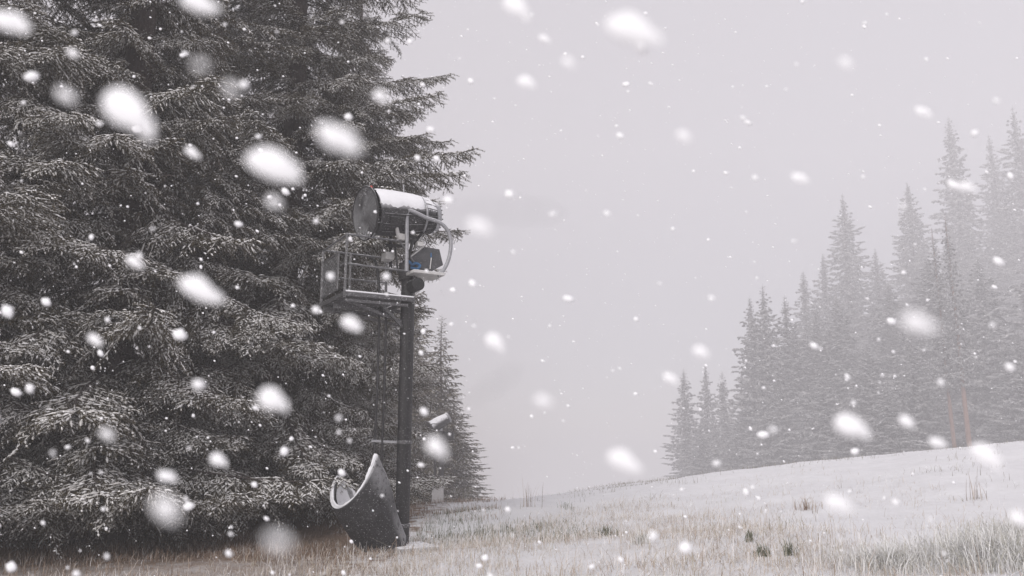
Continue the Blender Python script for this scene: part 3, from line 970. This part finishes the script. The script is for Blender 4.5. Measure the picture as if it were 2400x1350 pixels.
# intake: ring, mesh of concentric wires and spokes, hub
IT = -0.53
mb = MB(); pts = [gp(IT, 2 * math.pi * k / 64, 0.405) for k in range(65)]
mb.tube(pts, 0.014, 8)
ig = mb.build('intake_ring', M['dark_steel'], gun, True)
mb = MB()
for j in range(1, 24):
    r_ = 0.405 * j / 24
    pts = [gp(IT + 0.03 * (j / 24) ** 2 - 0.03, 2 * math.pi * k / 40, r_) for k in range(41)]
    mb.tube(pts, 0.0042, 4)
for k in range(36):
    a = 2 * math.pi * k / 36
    mb.tube([gp(IT - 0.03, a, 0.03), gp(IT, a, 0.405)], 0.0042, 4)
mb.build('wire_mesh', M['wire'], ig)
mb = MB()
for k in range(8):
    a = 2 * math.pi * k / 8 + 0.2
    mb.tube([gp(IT, a, 0.405), gp(-0.44, a, 0.37)], 0.008, 6)
mb.build('mesh_stay', M['dark_steel'], ig)
mb = MB(); mb.loft(shell([(-0.45, 0.09), (-0.43, 0.10), (0.0, 0.11), (0.1, 0.02)], 24)); mb.build('fan_hub', M['black'], gun, True)
for k in range(8):
    a = 2 * math.pi * k / 8
    v_ = [gp(-0.40, a, 0.10), gp(-0.34, a + 0.28, 0.10), gp(-0.33, a + 0.36, 0.30), gp(-0.41, a + 0.05, 0.30)]
    n_ = AX * 0.008
    mb = MB(); mb.loft([[p - n_ for p in v_], [p + n_ for p in v_]]); mb.build('fan_blade', M['black'], gun)
# aerial and beacon
mb = MB(); a = at(946, 433, 11.82); b_ = at(947, 518, 11.82); mb.tube([a, b_], 0.010, 6); mb.build('aerial', M['galvanised'], gun)
mb = MB(); a = gp(-0.38, R(105), 0.33); mb.tube([a, a + UP * 0.10], 0.012, 8); bc = mb.build('beacon_stem', M['pale_box'], gun)
mb = MB(); mb.tube([a + UP * 0.10, a + UP * 0.145], 0.019, 10); mb.build('beacon_cap', M['red'], bc)
# tilt actuator
a, b_ = at(921, 488, 11.62), at(934, 556, 11.78)
mb = MB(); mb.tube([a, a.lerp(b_, 0.55)], 0.020, 8); mb.build('actuator_rod', M['galvanised'], gun, True)
mb = MB(); mb.tube([a.lerp(b_, 0.5), b_], 0.030, 10); mb.build('actuator_body', M['pale_box'], gun, True)
mb = MB(); c_ = at(940, 556, 11.8); mb.box(c_, E1 * 0.055, E2 * 0.05, UP * 0.05); mb.build('motor_box', M['pale_box'], gun, bevel=0.008)
# bent tube yoke
yk = [at(953, 636, 11.72), at(953.5, 560, 11.72), at(954, 500, 11.72), at(958, 493.5, 11.73), at(975, 499, 11.77), at(1000, 511, 11.83), at(1022, 518, 11.88), at(1038, 527, 11.92), at(1050, 542, 11.95), at(1056, 562, 11.96), at(1056, 586, 11.96), at(1050, 612, 11.95), at(1040, 632, 11.92), at(1026, 646, 11.88)]
mb = MB(); mb.tube(smooth_pts(yk), 0.030, 10); mb.build('yoke', M['galvanised'], gun, True)
# second arm on the far side
off = E2 * 0.66 + UP * 0.0
mb = MB(); mb.tube([yk[0] + off, yk[2] + off], 0.028, 8); mb.build('yoke_arm', M['dark_steel'], gun, True)
# swivel plate, slew motor, bracket frame below the barrel
mb = MB(); c_ = at(992, 645, 11.98); mb.box(c_, E1 * 0.26, E2 * 0.24, UP * 0.025); mb.build('swivel_plate', M['pale_box'], gun, bevel=0.01)
mb = MB(); c_ = at(975, 668, 11.80); mb.tube([c_ - E2 * 0.10, c_ + E2 * 0.16], 0.10, 20); mb.build('slew_motor', M['black'], gun, True, 0.006)
mb = MB(); mb.tube([(PX, PY, 3.98), (PX, PY, 4.24)], 0.15, 20); mb.build('swivel', M['dark_steel'], gun, True)
for (u0, v0, u1, v1, w) in ((925, 572, 933, 640, 0.03), (905, 575, 950, 577, 0.045), (960, 560, 985, 575, 0.06), (930, 560, 975, 562, 0.09)):
    mb = MB(); mb.bar(at(u0, v0, 12.0), at(u1, v1, 12.0), w, w); mb.build('bracket', M['dark_steel'] if w < 0.09 else M['gun_paint'], gun)
mb = MB(); mb.box(at(983, 573, 11.95), E1 * 0.05, E2 * 0.05, UP * 0.035); mb.build('valve_block', M['pale_box'], gun, bevel=0.006)
mb = MB(); mb.box(at(909, 602, 12.1), E1 * 0.07, E2 * 0.1, UP * 0.06); mb.build('junction_box', M['pale_box'], gun, bevel=0.008)
# faceted control box
poly = [(993, 578), (1030, 584), (1039, 621), (1006, 639), (964, 620), (962, 602)]
fr_ = [at(u, v, 12.02 + (u - 1000) * 0.0012) for u, v in poly]
bk = [p + E2 * 0.34 for p in fr_]
mb = MB(); mb.loft([fr_, bk]); cb = mb.build('control_box', M['box_grey'], gun, bevel=0.006)
n_ = -E2 * 0.006
mb = MB(); mb.bar(at(1010.5, 593, 12.015), at(1010.5, 603, 12.015), 0.02, 0.02); mb.build('switch', M['blue'], cb)
mb = MB(); mb.bar(at(1011, 604, 12.015), at(1008, 630, 12.015), 0.014, 0.014); mb.build('cable', M['pale_box'], cb)
mb = MB(); mb.bar(fr_[0] + n_, fr_[5] + n_, 0.02, 0.02); mb.build('box_rim', M['pale_box'], cb)
mb = MB(); mb.tube(smooth_pts([at(958, 612, 11.86), at(966, 620, 11.85), at(974, 617, 11.86), at(984, 622, 11.88), at(978, 630, 11.88), at(962, 627, 11.86)]), 0.022, 8)
mb.build('hose', M['blue'], gun, True)
mb = MB(); mb.tube(smooth_pts([at(866, 604, 12.2), at(878, 610, 12.2), at(884, 630, 12.2), at(890, 690, 12.15), at(896, 735, 12.0)]), 0.022, 8)
mb.build('water_hose', M['black'], gun, True)

# ------------------------------------------------------------------ foam crash pad round the pole foot
pad = empty('crash_pad', at(890, 1285, 11.9))
tag(pad, 'black foam crash pad curled open at the foot of the near pole, rim snowy', 'crash pad')
top = [at(879, 1066, 11.62), at(872, 1086, 11.52), at(864, 1108, 11.42), at(852, 1135, 11.36), at(836, 1160, 11.36), at(818, 1178, 11.42), at(800, 1188, 11.52), at(786, 1184, 11.66), at(780, 1166, 11.84), at(781, 1145, 12.02), at(786, 1128, 12.2), at(790, 1118, 12.36), at(803, 1128, 12.48), at(825, 1150, 12.52)]
bot = [at(947, 1264, 11.86), at(946, 1276, 11.78), at(942, 1286, 11.72), at(930, 1292, 11.68), at(914, 1294, 11.66), at(896, 1294, 11.66), at(876, 1292, 11.70), at(858, 1288, 11.78), at(846, 1282, 11.92), at(842, 1270, 12.08), at(846, 1258, 12.2), at(852, 1250, 12.3), at(864, 1248, 12.34), at(880, 1248, 12.34)]
mid = []
for i, (a, b_) in enumerate(zip(top, bot)):
    p = a.lerp(b_, 0.5)
    mid.append(p)
right_bulge = [at(900, 1150, 11.66), at(908, 1195, 11.70)]
def smooth_rows(rows, n):
    return smooth_pts(rows, n)
cols = []
for i in range(len(top)):
    a, b_ = top[i], bot[i]
    f = i / (len(top) - 1)
    bulge = Vector((0.07 * (1 - f) ** 2 - 0.03, -0.06 * math.sin(math.pi * min(1, f * 1.6)), -0.02))
    c1 = a.lerp(b_, 0.33) + bulge; c2 = a.lerp(b_, 0.7) + bulge * 0.6 + Vector((-0.03 * (1 - f), 0, 0))
    cols.append(smooth_pts([a, c1, c2, b_], 6))
nrow = len(cols[0])
rows = [smooth_pts([cols[i][r_] for i in range(len(cols))], 3) for r_ in range(nrow)]
mb = MB()
mb.loft(rows, False, False)
ob = mb.build('pad_sheet', [M['pad'], M['pad_edge']], pad, True)
so = ob.modifiers.new('solid', 'SOLIDIFY'); so.thickness = 0.045; so.offset = 1; so.material_offset_rim = 1
mb = MB()
rp = smooth_pts([p + Vector((0, 0, 0.010)) for p in rows[0][::2]], 2)
mb.tube(rp, [0.015 + 0.005 * math.sin(k * 1.3) + 0.004 * math.sin(k * 2.9) for k in range(len(rp))], 8); mb.build('rim_snow', M['snow_cap'], pad, True)
mb = MB()
inr = [[p + Vector((0.03, 0.05, 0.01)) for p in r_[21:]] for r_ in rows[1:15]]
mb.loft(inr, False, False); ins = mb.build('snow_lining', M['pad_inside'], pad, True)
edge = [cols[0][k] + Vector((0.012, -0.02, 0.01)) for k in range(0, nrow)]
mb = MB(); mb.tube(edge, [0.006 + 0.018 * (0.5 + 0.5 * math.sin(k * 2.1)) for k in range(len(edge))], 7); mb.build('edge_snow', M['snow_cap'], pad, True)
for k in range(5):
    a = cols[0][3 + k * 3]
    mb = MB(); mb.tube([a + Vector((0.01, -0.03, 0.0)), a + Vector((-0.10 - 0.02 * (k % 2), -0.05, -0.09))], [0.012, 0.004], 6); mb.build('snow_streak', M['snow_cap'], pad, True)

# snow covered concrete footing
fp = at(968, 1278, 11.85)
mb = MB()
mb.box((PX + 0.16, PY - 0.18, PG + 0.02), E1 * 0.30, E2 * 0.34, UP * 0.07)
fo = mb.build('concrete_footing', M['cabinet'], None, bevel=0.02)
tag(fo, 'low concrete footing dusted with snow under the dark pole', 'footing')

# ------------------------------------------------------------------ distant snow gun
Y2 = 42.0
b2 = at(1033, 1178, Y2)
zb2 = gh(b2.x, Y2)
tw2 = empty('snow_gun_tower', (b2.x, Y2, zb2))
tag(tw2, 'thin distant pole carrying the far snow gun in front of hazy spruces', 'tower')
top2 = at(1035, 1010, Y2)
mb = MB(); mb.tube([(b2.x, Y2, zb2 - 0.2), (b2.x, Y2, top2.z)], 0.15, 12); mb.build('pole', M['dark_steel'], tw2, True)
c_ = at(1018, 1178, Y2)
mb = MB(); mb.tube([(c_.x, Y2, zb2 - 0.2), (c_.x, Y2, top2.z - 0.3)], 0.07, 8); mb.build('riser_pipe', M['dark_steel'], tw2, True)
mb = MB(); mb.box((b2.x - 0.1, Y2, top2.z - 0.35), (0.45, 0, 0), (0, 0.5, 0), (0, 0, 0.04)); mb.build('platform', M['dark_steel'], tw2)
for sx in (-0.5, 0.3):
    mb = MB(); mb.bar((b2.x + sx, Y2 - 0.5, top2.z - 0.35), (b2.x + sx, Y2 - 0.5, top2.z + 0.35), 0.04); mb.build('post', M['dark_steel'], tw2)
mb = MB(); mb.bar((b2.x - 0.5, Y2 - 0.5, top2.z + 0.35), (b2.x + 0.3, Y2 - 0.5, top2.z + 0.35), 0.04); mb.build('rail', M['dark_steel'], tw2)
g2 = empty('snow_gun', top2)
tag(g2, 'small distant snow gun with snowy white barrel aimed up to the right', 'snow gun')
p0, p1 = at(1011, 1003, Y2), at(1048, 980, Y2 + 0.3)
ax2 = (p1 - p0).normalized()
mb = MB(); mb.tube([p0, p0 + ax2 * 0.08, p0.lerp(p1, 0.4), p1], [0.40, 0.36, 0.33, 0.25], 20); mb.build('barrel', M['gun_paint'], g2, True)
mb = MB(); mb.tube([p0 + UP * 0.05 + ax2 * 0.1, p0.lerp(p1, 0.5) + UP * 0.08, p1 + UP * 0.06], [0.31, 0.28, 0.21], 16); mb.build('snow_blanket', M['snow_cap'], g2, True)
mb = MB(); mb.tube([p0 - ax2 * 0.06, p0 - ax2 * 0.01], 0.42, 20); mb.build('intake_ring', M['black'], g2, True)
mb = MB(); mb.tube([p1 + ax2 * 0.005, p1 + ax2 * 0.1], 0.28, 16); mb.build('nozzle_ring', M['galvanised'], g2, True)
mb = MB(); mb.tube([top2 - UP * 0.35, p0.lerp(p1, 0.55)], 0.10, 10); mb.build('yoke', M['galvanised'], g2, True)
mb = MB(); cc = at(1052, 1022, Y2); mb.box(cc, (0.25, 0, 0), (0, 0.2, 0), (0, 0, 0.22)); mb.build('control_box', M['black'], g2)
cp_ = at(1026, 1168, Y2 - 0.6)
zc_ = gh(cp_.x, Y2 - 0.6)
cab = empty('hydrant_cabinet', (cp_.x, Y2 - 0.6, zc_))
tag(cab, 'grey cabinet at the foot of the distant snow gun pole', 'cabinet')
mb = MB(); mb.box((cp_.x, Y2 - 0.6, zc_ + 0.48), (0.28, 0, 0), (0, 0.22, 0), (0, 0, 0.51)); mb.build('cabinet_body', M['cabinet'], cab, bevel=0.02)
mb = MB(); mb.box((cp_.x, Y2 - 0.6, zc_ + 1.02), (0.31, 0, 0), (0, 0.25, 0), (0, 0, 0.03)); mb.build('cabinet_lid', M['snow_cap'], cab, bevel=0.02)

# ------------------------------------------------------------------ grass
def blades(n, xs, ys, hmin, hmax, rng, width=0.006, lean=0.6, base_lift=0.0):
    """curved ribbons, three segments each"""
    h = rng.uniform(hmin, hmax, n) * rng.uniform(0.6, 1.0, n)
    z = ground_h(xs, ys) - 0.01 + base_lift
    ph = rng.uniform(0, 2 * math.pi, n)
    ln = np.abs(rng.normal(0.0, lean, n)) + 0.08
    d = np.stack([np.cos(ph), np.sin(ph), np.zeros(n)], 1)
    sdir = np.stack([-np.sin(ph + rng.normal(0, 0.8, n)), np.cos(ph), np.zeros(n)], 1)
    sdir = unit(sdir)
    p = np.stack([xs, ys, z], 1)
    V = []
    for f, w in ((0, 1.0), (0.4, 0.85), (0.75, 0.55)):
        c = p + np.array([[0, 0, 1.0]]) * (h * f * (1 - 0.25 * ln * f))[:, None] + d * (h * ln * f ** 2)[:, None]
        ww = (width * w * rng.uniform(0.7, 1.3, n))[:, None]
        V += [c - sdir * ww / 2, c + sdir * ww / 2]
    f = 1.0
    V.append(p + np.array([[0, 0, 1.0]]) * (h * f * (1 - 0.35 * ln))[:, None] + d * (h * ln)[:, None])
    V = np.stack(V, 1)
    T = np.array([(0, 1, 3), (0, 3, 2), (2, 3, 5), (2, 5, 4), (4, 5, 6)])
    return V.reshape(-1, 3), (T[None] + (np.arange(n) * 7)[:, None, None]).reshape(-1, 3)

def vnoise(x, y, s, seed):
    r_ = np.random.default_rng(seed)
    v = np.zeros_like(x)
    for k in range(6):
        a, ph, m_ = r_.uniform(0, 6.28), r_.uniform(0, 6.28), r_.uniform(0.6, 1.7)
        v += np.sin((x * math.cos(a) + y * math.sin(a)) * s * m_ + ph)
    return v / 3.0

rngg = np.random.default_rng(21)
def scatter(n, x0, x1, y0, y1, prob):
    xs = rngg.uniform(x0, x1, n); ys = rngg.uniform(y0, y1, n)
    keep = rngg.random(n) < prob(xs, ys)
    return xs[keep], ys[keep]

def add_grass(name, parts, mat, label):
    g = Geo()
    for v, t in parts: g.add(v, t, 0)
    o = link(bpy.data.objects.new(name, g.mesh(name, [mat])))
    tag(o, label, 'grass', kind='stuff')
    return o

# straw coloured grass of the foreground
def p_straw(x, y):
    d = np.clip(0.68 + 0.40 * vnoise(x, y, 1.6, 1) + 0.40 * vnoise(x, y, 5.0, 2), 0.06, 1)
    d *= (0.12 + 0.88 * sstep(5.8, 2.6, x + 0.30 * (y - 11))) * sstep(-3.6, -1.8, x - 0.9 * (y - 11))
    d *= sstep(25, 13, y)
    return d
xs, ys = scatter(135000, -5.5, 8.0, 6.3, 24, p_straw)
parts = [blades(len(xs), xs, ys, 0.06, 0.24, rngg, 0.0055, 1.2)]
xs, ys = scatter(5200, -2.5, 6.0, 7.0, 17, lambda x, y: p_straw(x, y) * 0.55)
parts.append(blades(len(xs), xs, ys, 0.25, 0.52, rngg, 0.0045, 0.8))
# thin stalks poking through the snow of the slope and along the crest
def p_slope(x, y):
    return np.clip(0.24 + 0.6 * (vnoise(x, y, 1.3, 5) - 0.35) + 0.5 * (vnoise(x, y, 3.5, 6) - 0.6), 0, 1) * sstep(11, 13, y)
xs, ys = scatter(22000, -1, 20, 11, 33, p_slope)
sparse = [blades(len(xs), xs, ys, 0.06, 0.26, rngg, 0.008, 0.6)]
xs, ys = scatter(9000, -3, 14, 24, 34, lambda x, y: np.clip(0.25 + 0.6 * vnoise(x, y, 1.1, 8), 0, 1) * sstep(14, 6, x))
sparse.append(blades(len(xs), xs, ys, 0.05, 0.2, rngg, 0.010, 0.6))
add_grass('dry_grass', parts, M['grass'], 'pale straw coloured dry grass poking through snow in the foreground')

add_grass('slope_grass', sparse, M['grass_stalk'], 'sparse grey brown stalks poking through the snow of the slope and crest')

# brown grass in the shelter of the spruces
def p_brown(x, y):
    return np.clip(0.6 + 0.5 * vnoise(x, y, 2.0, 11), 0.1, 1) * sstep(-1.0, -2.2, x + 0.12 * (y - 12)) * sstep(17, 13, y) * (0.5 + 0.5 * sstep(9.5, 11.5, y))
xs, ys = scatter(42000, -7.5, -1.0, 7.5, 17, p_brown)
pb = [blades(len(xs), xs, ys, 0.06, 0.22, rngg, 0.006, 0.9)]
xs, ys = scatter(9000, -4.5, -0.2, 15, 34, lambda x, y: np.clip(0.4 + 0.6 * vnoise(x, y, 1.4, 12), 0, 1) * sstep(0.3, -1.2, x + 0.02 * (y - 20)))
pb.append(blades(len(xs), xs, ys, 0.08, 0.25, rngg, 0.011))
add_grass('brown_grass', pb, M['grass_brown'], 'brown dry grass sheltered under the big spruces')

# greenish grass beside the pole
xs, ys = scatter(3000, -1.6, 1.2, 11.6, 17, lambda x, y: np.clip(0.3 + 0.7 * vnoise(x, y, 1.8, 15), 0, 1))
add_grass('green_grass', [blades(len(xs), xs, ys, 0.06, 0.22, rngg, 0.0075)], M['grass_green'], 'low greyish green grass just right of the dark pole')

# frosted tussock in the right corner
def tussock(name, u, v, Yd, n, rad, hmin, hmax, mat, label, lean=0.7, width=0.007, group=None):
    p = at(u, v, Yd)
    # drop the centre on to the ground along the view ray
    best = min(np.linspace(8.5, 30, 300), key=lambda yy: abs(at(u, v, yy).z - gh(at(u, v, yy).x, yy)))
    p = at(u, v, best)
    r_ = np.minimum(np.abs(rngg.normal(0, rad * 0.5, n)), rad); a = rngg.uniform(0, 6.28, n)
    xs, ys = p.x + r_ * np.cos(a), p.y + r_ * np.sin(a)
    v_, t_ = blades(n, xs, ys, hmin, hmax, rngg, width, lean)
    g = Geo(); g.add(v_, t_, 0)
    o = link(bpy.data.objects.new(name, g.mesh(name, [mat])))
    tag(o, label, 'grass', group)
    return o
tussock('grass_tussock', 2330, 1335, 10, 4200, 1.0, 0.15, 0.5, M['grass_frost'], 'big frosted grass tussock in the lower right corner', 1.0)
tussock('grass_tussock', 2080, 1330, 10, 1300, 0.7, 0.12, 0.42, M['grass_frost'], 'thin frosted grass tussock left of the corner tussock', 0.9)
tussock('grass_tussock', 2385, 1275, 11, 1500, 0.7, 0.15, 0.5, M['grass_frost'], 'frosted grass tussock at the right edge above the corner tussock', 0.8)
tussock('grass_tussock', 1850, 1302, 11, 60, 0.10, 0.10, 0.25, M['grass_green'], 'small dark green grass tuft in the snow, right one of three', 0.25, 0.012)
tussock('grass_tussock', 1785, 1305, 11, 60, 0.12, 0.10, 0.22, M['grass_green'], 'small dark green grass tuft in the snow, middle one of three', 0.3, 0.012)
tussock('grass_tussock', 1758, 1268, 11, 40, 0.08, 0.12, 0.22, M['grass_green'], 'small dark green grass tuft in the snow, left one of three', 0.2, 0.010)
tussock('grass_tussock', 1505, 1275, 11, 140, 0.14, 0.12, 0.26, M['grass_frost'], 'rounded grey green grass tuft among the straw in the centre foreground', 0.6, 0.010)
tussock('grass_tussock', 1420, 1255, 12, 160, 0.2, 0.10, 0.24, M['grass_green'], 'olive grass tuft among the straw left of the rounded tuft', 0.5, 0.009)
tussock('grass_tussock', 2290, 1170, 18, 14, 0.25, 0.35, 0.75, M['grass_brown'], 'few long dry stalks standing in the snow on the right slope', 0.35, 0.008)
tussock('grass_tussock', 1240, 1188, 18, 16, 0.35, 0.4, 0.8, M['grass_brown'], 'few tall thin stalks rising above the crest in the centre', 0.2, 0.008)
tussock('grass_tussock', 1890, 1195, 18, 60, 0.3, 0.12, 0.35, M['grass_brown'], 'dark sparse tuft of stalks in the middle of the snow slope', 0.4, 0.009)

# ------------------------------------------------------------------ falling snow
def flake_arrays(seed, sub=1):
    import bmesh
    bm = bmesh.new()
    bmesh.ops.create_icosphere(bm, subdivisions=sub, radius=0.5)
    r_ = np.random.default_rng(seed)
    w = [(unit(r_.normal(size=3)), r_.uniform(2, 5), r_.uniform(0, 6)) for _ in range(5)]
    for v in bm.verts:
        c = np.array(v.co)
        k = 1 + sum(0.10 * math.sin(float(c @ a) * s * 2 + p) for a, s, p in w)
        v.co = Vector(c * k)
    V = np.array([v.co[:] for v in bm.verts]); T = np.array([[v.index for v in f.verts] for f in bm.faces])
    bm.free()
    return V, T

rngs = np.random.default_rng(77)
variants = [flake_arrays(k, 1) for k in range(4)]
g = Geo()
def add_flakes(n, lo, hi, s0, s1):
    d = rngs.uniform(lo ** 3, hi ** 3, n) ** (1 / 3)          # even density in a wedge in front of the camera
    az = rngs.uniform(-0.95, 0.95, n); el = rngs.uniform(-0.35, 0.85, n)
    pos = np.stack([d * np.sin(az) * np.cos(el), d * np.cos(az) * np.cos(el), CAM_Z + d * np.sin(el)], 1)
    size = s0 * 0.6 + (s1 - s0 * 0.6) * rngs.random(n) ** 1.8
    keep = pos[:, 2] > ground_h(pos[:, 0], pos[:, 1]) + 0.05
    for p, s in zip(pos[keep], size[keep]):
        V, T = variants[rngs.integers(4)]
        st = 1.0 + rngs.uniform(0.1, 0.7)
        a = rngs.normal(-0.55, 0.35)
        ex = np.array([math.cos(a), 0, math.sin(a)]); ez = np.array([-math.sin(a), 0, math.cos(a)])
        W = V[:, 0:1] * ex * s * st + V[:, 1:2] * np.array([0, 1.0, 0]) * s * 0.5 + V[:, 2:3] * ez * s * 0.9
        g.add(W + p, T, 0)
add_flakes(170, 0.8, 1.6, 0.010, 0.020)
add_flakes(380, 1.6, 2.8, 0.010, 0.024)
add_flakes(900, 2.8, 5.5, 0.009, 0.020)
add_flakes(2000, 5.5, 11.0, 0.010, 0.021)
add_flakes(3500, 11.0, 22.0, 0.016, 0.030)
fs = link(bpy.data.objects.new('falling_snow', g.mesh('falling_snow', [M['flake']], True)))
tag(fs, 'small white snowflakes falling through the air everywhere', 'snow', kind='stuff')

big = [flake_arrays(20 + k, 3) for k in range(4)]
big_me = []
for k in range(4):                       # a main clump with smaller crystals trailing on one side
    r_ = np.random.default_rng(90 + k)
    cg = Geo()
    cg.add(big[k][0], big[k][1], 0)
    for j in range(5):
        V, T = big[(k + j + 1) % 4]
        sz = r_.uniform(0.35, 0.6) * (1 - 0.08 * j)
        off = np.array([0.22 + 0.085 * j, r_.normal(0, 0.15), r_.normal(0, 0.13)])
        cg.add(V * sz + off, T, 0)
    big_me.append(cg.mesh('snowflake', [M['flake']], True))
FL = [
    # u, v, size px, distance m, stretch, label
    (1478, 66, 92, 0.36, 1.15, 'biggest bright snowflake in the sky near the top centre'),
    (292, 255, 84, 0.34, 1.45, 'big bright snowflake at upper left in front of the spruces'),
    (630, 378, 80, 0.36, 1.45, 'big bright snowflake left of the snow gun, above it'),
    (790, 322, 66, 0.30, 1.25, 'big soft snowflake just above and left of the snow gun intake'),
    (466, 674, 60, 0.44, 1.40, 'bright snowflake left of the platform, against the spruces'),
    (634, 935, 50, 0.46, 1.10, 'bright round snowflake left of the riser pipes'),
    (386, 1186, 50, 0.26, 1.05, 'big translucent snowflake low on the left'),
    (22, 50, 56, 0.40, 1.30, 'bright snowflake at the left edge near the top'),
    (464, 4, 56, 0.38, 1.40, 'bright snowflake cut by the top edge over the spruces'),
    (1206, 14, 44, 0.50, 1.35, 'snowflake cut by the top edge right of the spruces'),
    (1230, 190, 32, 0.62, 1.15, 'middle sized snowflake in the sky right of the long spruce bough'),
    (1122, 530, 36, 0.36, 1.15, 'soft snowflake in the sky right of the snow gun yoke'),
    (1460, 1078, 50, 0.46, 1.20, 'bright snowflake low in the sky above the crest'),
    (1990, 997, 46, 0.52, 1.35, 'bright snowflake in front of the foggy stand, just above the slope'),
    (2306, 1062, 46, 0.50, 1.30, 'bright snowflake on the crest below the orange trunks'),
    (1962, 1180, 38, 0.46, 1.15, 'snowflake in front of the snow slope'),
    (2150, 755, 46, 0.30, 1.40, 'large faint snowflake in front of the foggy stand'),
    (1157, 800, 32, 0.62, 1.20, 'snowflake right of the slim spruce top'),
    (820, 755, 34, 0.58, 1.25, 'snowflake just below the platform'),
    (1873, 417, 26, 0.70, 1.10, 'snowflake left of the tall lone spire'),
    (314, 612, 28, 0.66, 1.25, 'snowflake in the middle of the leftmost spruces'),
    (509, 1077, 28, 0.66, 1.10, 'snowflake left of the crash pad'),
    (1600, 316, 24, 0.48, 1.20, 'soft snowflake in the open sky, upper middle'),
    (2162, 262, 26, 0.70, 1.10, 'snowflake beside the very tall spruce top'),
    (2264, 437, 28, 0.66, 1.10, 'snowflake in front of the three tall faint spruces'),
    (1020, 1046, 36, 0.42, 1.15, 'soft snowflake in front of the distant snow gun pole'),
    (2122, 985, 26, 0.68, 1.10, 'snowflake left of the orange trunks'),
    (2196, 1037, 24, 0.66, 1.20, 'snowflake just above the crest left of the orange trunks'),
    (450, 356, 24, 0.66, 1.35, 'small bright snowflake between the two big flakes at upper left'),
    (640, 472, 26, 0.38, 1.20, 'faint snowflake below the big flake left of the snow gun'),
    (168, 122, 20, 0.60, 1.40, 'small snowflake at upper left'),
    (152, 222, 28, 0.32, 1.40, 'faint snowflake left of the big flake at upper left'),
    (468, 150, 24, 0.26, 1.20, 'faint round snowflake at the top of the left spruces'),
    (540, 205, 22, 0.28, 1.40, 'very faint snowflake below the faint round one'),
    (220, 793, 24, 0.68, 1.35, 'small snowflake at middle left'),
    (390, 1116, 26, 0.60, 1.20, 'snowflake right above the big translucent one'),
    (250, 1016, 24, 0.46, 1.10, 'soft snowflake at lower left'),
    (890, 225, 26, 0.50, 1.25, 'soft snowflake near the right outline of the big spruce'),
    (1640, 822, 26, 0.60, 1.15, 'snowflake above the leftmost foggy spruces'),
    (1570, 886, 22, 0.70, 1.15, 'small bright snowflake left of the foggy stand'),
    (1272, 938, 26, 0.42, 1.15, 'soft snowflake in the sky above the crest, left of centre'),
    (1330, 145, 22, 0.44, 1.10, 'faint snowflake left of the biggest flake'),
    (1980, 145, 24, 0.44, 1.10, 'faint snowflake high in the sky on the right'),
    (650, 1268, 32, 0.22, 1.20, 'very faint large snowflake over the brown grass'),
    (1275, 90, 20, 0.75, 1.15, 'small snowflake left below the top edge'),
    (2385, 1215, 28, 0.60, 1.20, 'snowflake at the right edge over the slope'),
]
for i, (u, v, px, d, st, lab) in enumerate(FL):
    d *= 1.25
    p = at(u, v, d * 0.985)
    o = link(bpy.data.objects.new('snowflake', big_me[i % 4]))
    o.location = p
    s = px / FPX * d
    o.scale = (s * st * 1.12, s * 0.36, s * 0.88)       # flat clumps of crystals
    o.rotation_euler = (0.0, R(32) + 0.15 * math.sin(i * 2.3), 0.0)
    tag(o, lab, 'snowflake', 'large snowflakes drifting close to the camera')

# ------------------------------------------------------------------ haze
m = bpy.data.materials.new('haze_air')
m.use_nodes = True
nt = m.node_tree
nt.nodes.clear()
mo = nt.nodes.new('ShaderNodeOutputMaterial')
pv = nt.nodes.new('ShaderNodeVolumePrincipled')
pv.inputs['Color'].default_value = (0.975, 0.965, 0.975, 1)
pv.inputs['Density'].default_value = 0.0048
pv.inputs['Anisotropy'].default_value = 0.0
nt.links.new(pv.outputs['Volume'], mo.inputs['Volume'])
zlo, zhi = float(Z.min()) - 1.2, 98.0
mb = MB()
mb.box(((gx[0] + gx[-1]) / 2, (gy[0] + gy[-1]) / 2, (zlo + zhi) / 2), ((gx[-1] - gx[0]) / 2 + 5, 0, 0), (0, (gy[-1] - gy[0]) / 2 + 5, 0), (0, 0, (zhi - zlo) / 2))
hz = mb.build('haze', m)
tag(hz, 'pale even snow haze filling the air', 'haze', kind='stuff')

# ------------------------------------------------------------------ drifting mist from the snow guns
def plume(name, p0, p1, r0, r1, dens, label):
    m = bpy.data.materials.new('mist')
    m.use_nodes = True
    nt = m.node_tree
    nt.nodes.clear()
    mo = nt.nodes.new('ShaderNodeOutputMaterial')
    pv = nt.nodes.new('ShaderNodeVolumePrincipled')
    pv.inputs['Color'].default_value = (0.55, 0.54, 0.56, 1)
    pv.inputs['Density'].default_value = dens
    nt.links.new(pv.outputs['Volume'], mo.inputs['Volume'])
    pts, rr = [], []
    for k in range(15):
        f = k / 14
        pts.append(p0.lerp(p1, f) + Vector((0, 0, -0.05 * (f * f) * (p1 - p0).length)))
        rr.append((r0 + (r1 - r0) * f) * math.sqrt(max(0.02, 1 - f ** 3)) * (1 + 0.12 * math.sin(k * 1.9)))
    mb = MB(); mb.tube(pts, rr, 18)
    o = mb.build(name, m, None, True)
    tag(o, label, 'mist', kind='stuff')
plume('snow_plume', at(1054, 976, Y2 + 0.4), at(1225, 845, Y2 + 6), 0.3, 1.3, 0.05, 'faint grey plume of snow mist blowing from the distant snow gun')
plume('snow_plume', at(1036, 500, 12.5), at(1330, 475, 17.0), 0.22, 0.5, 0.07, 'faint grey plume of snow mist blowing from the near snow gun')
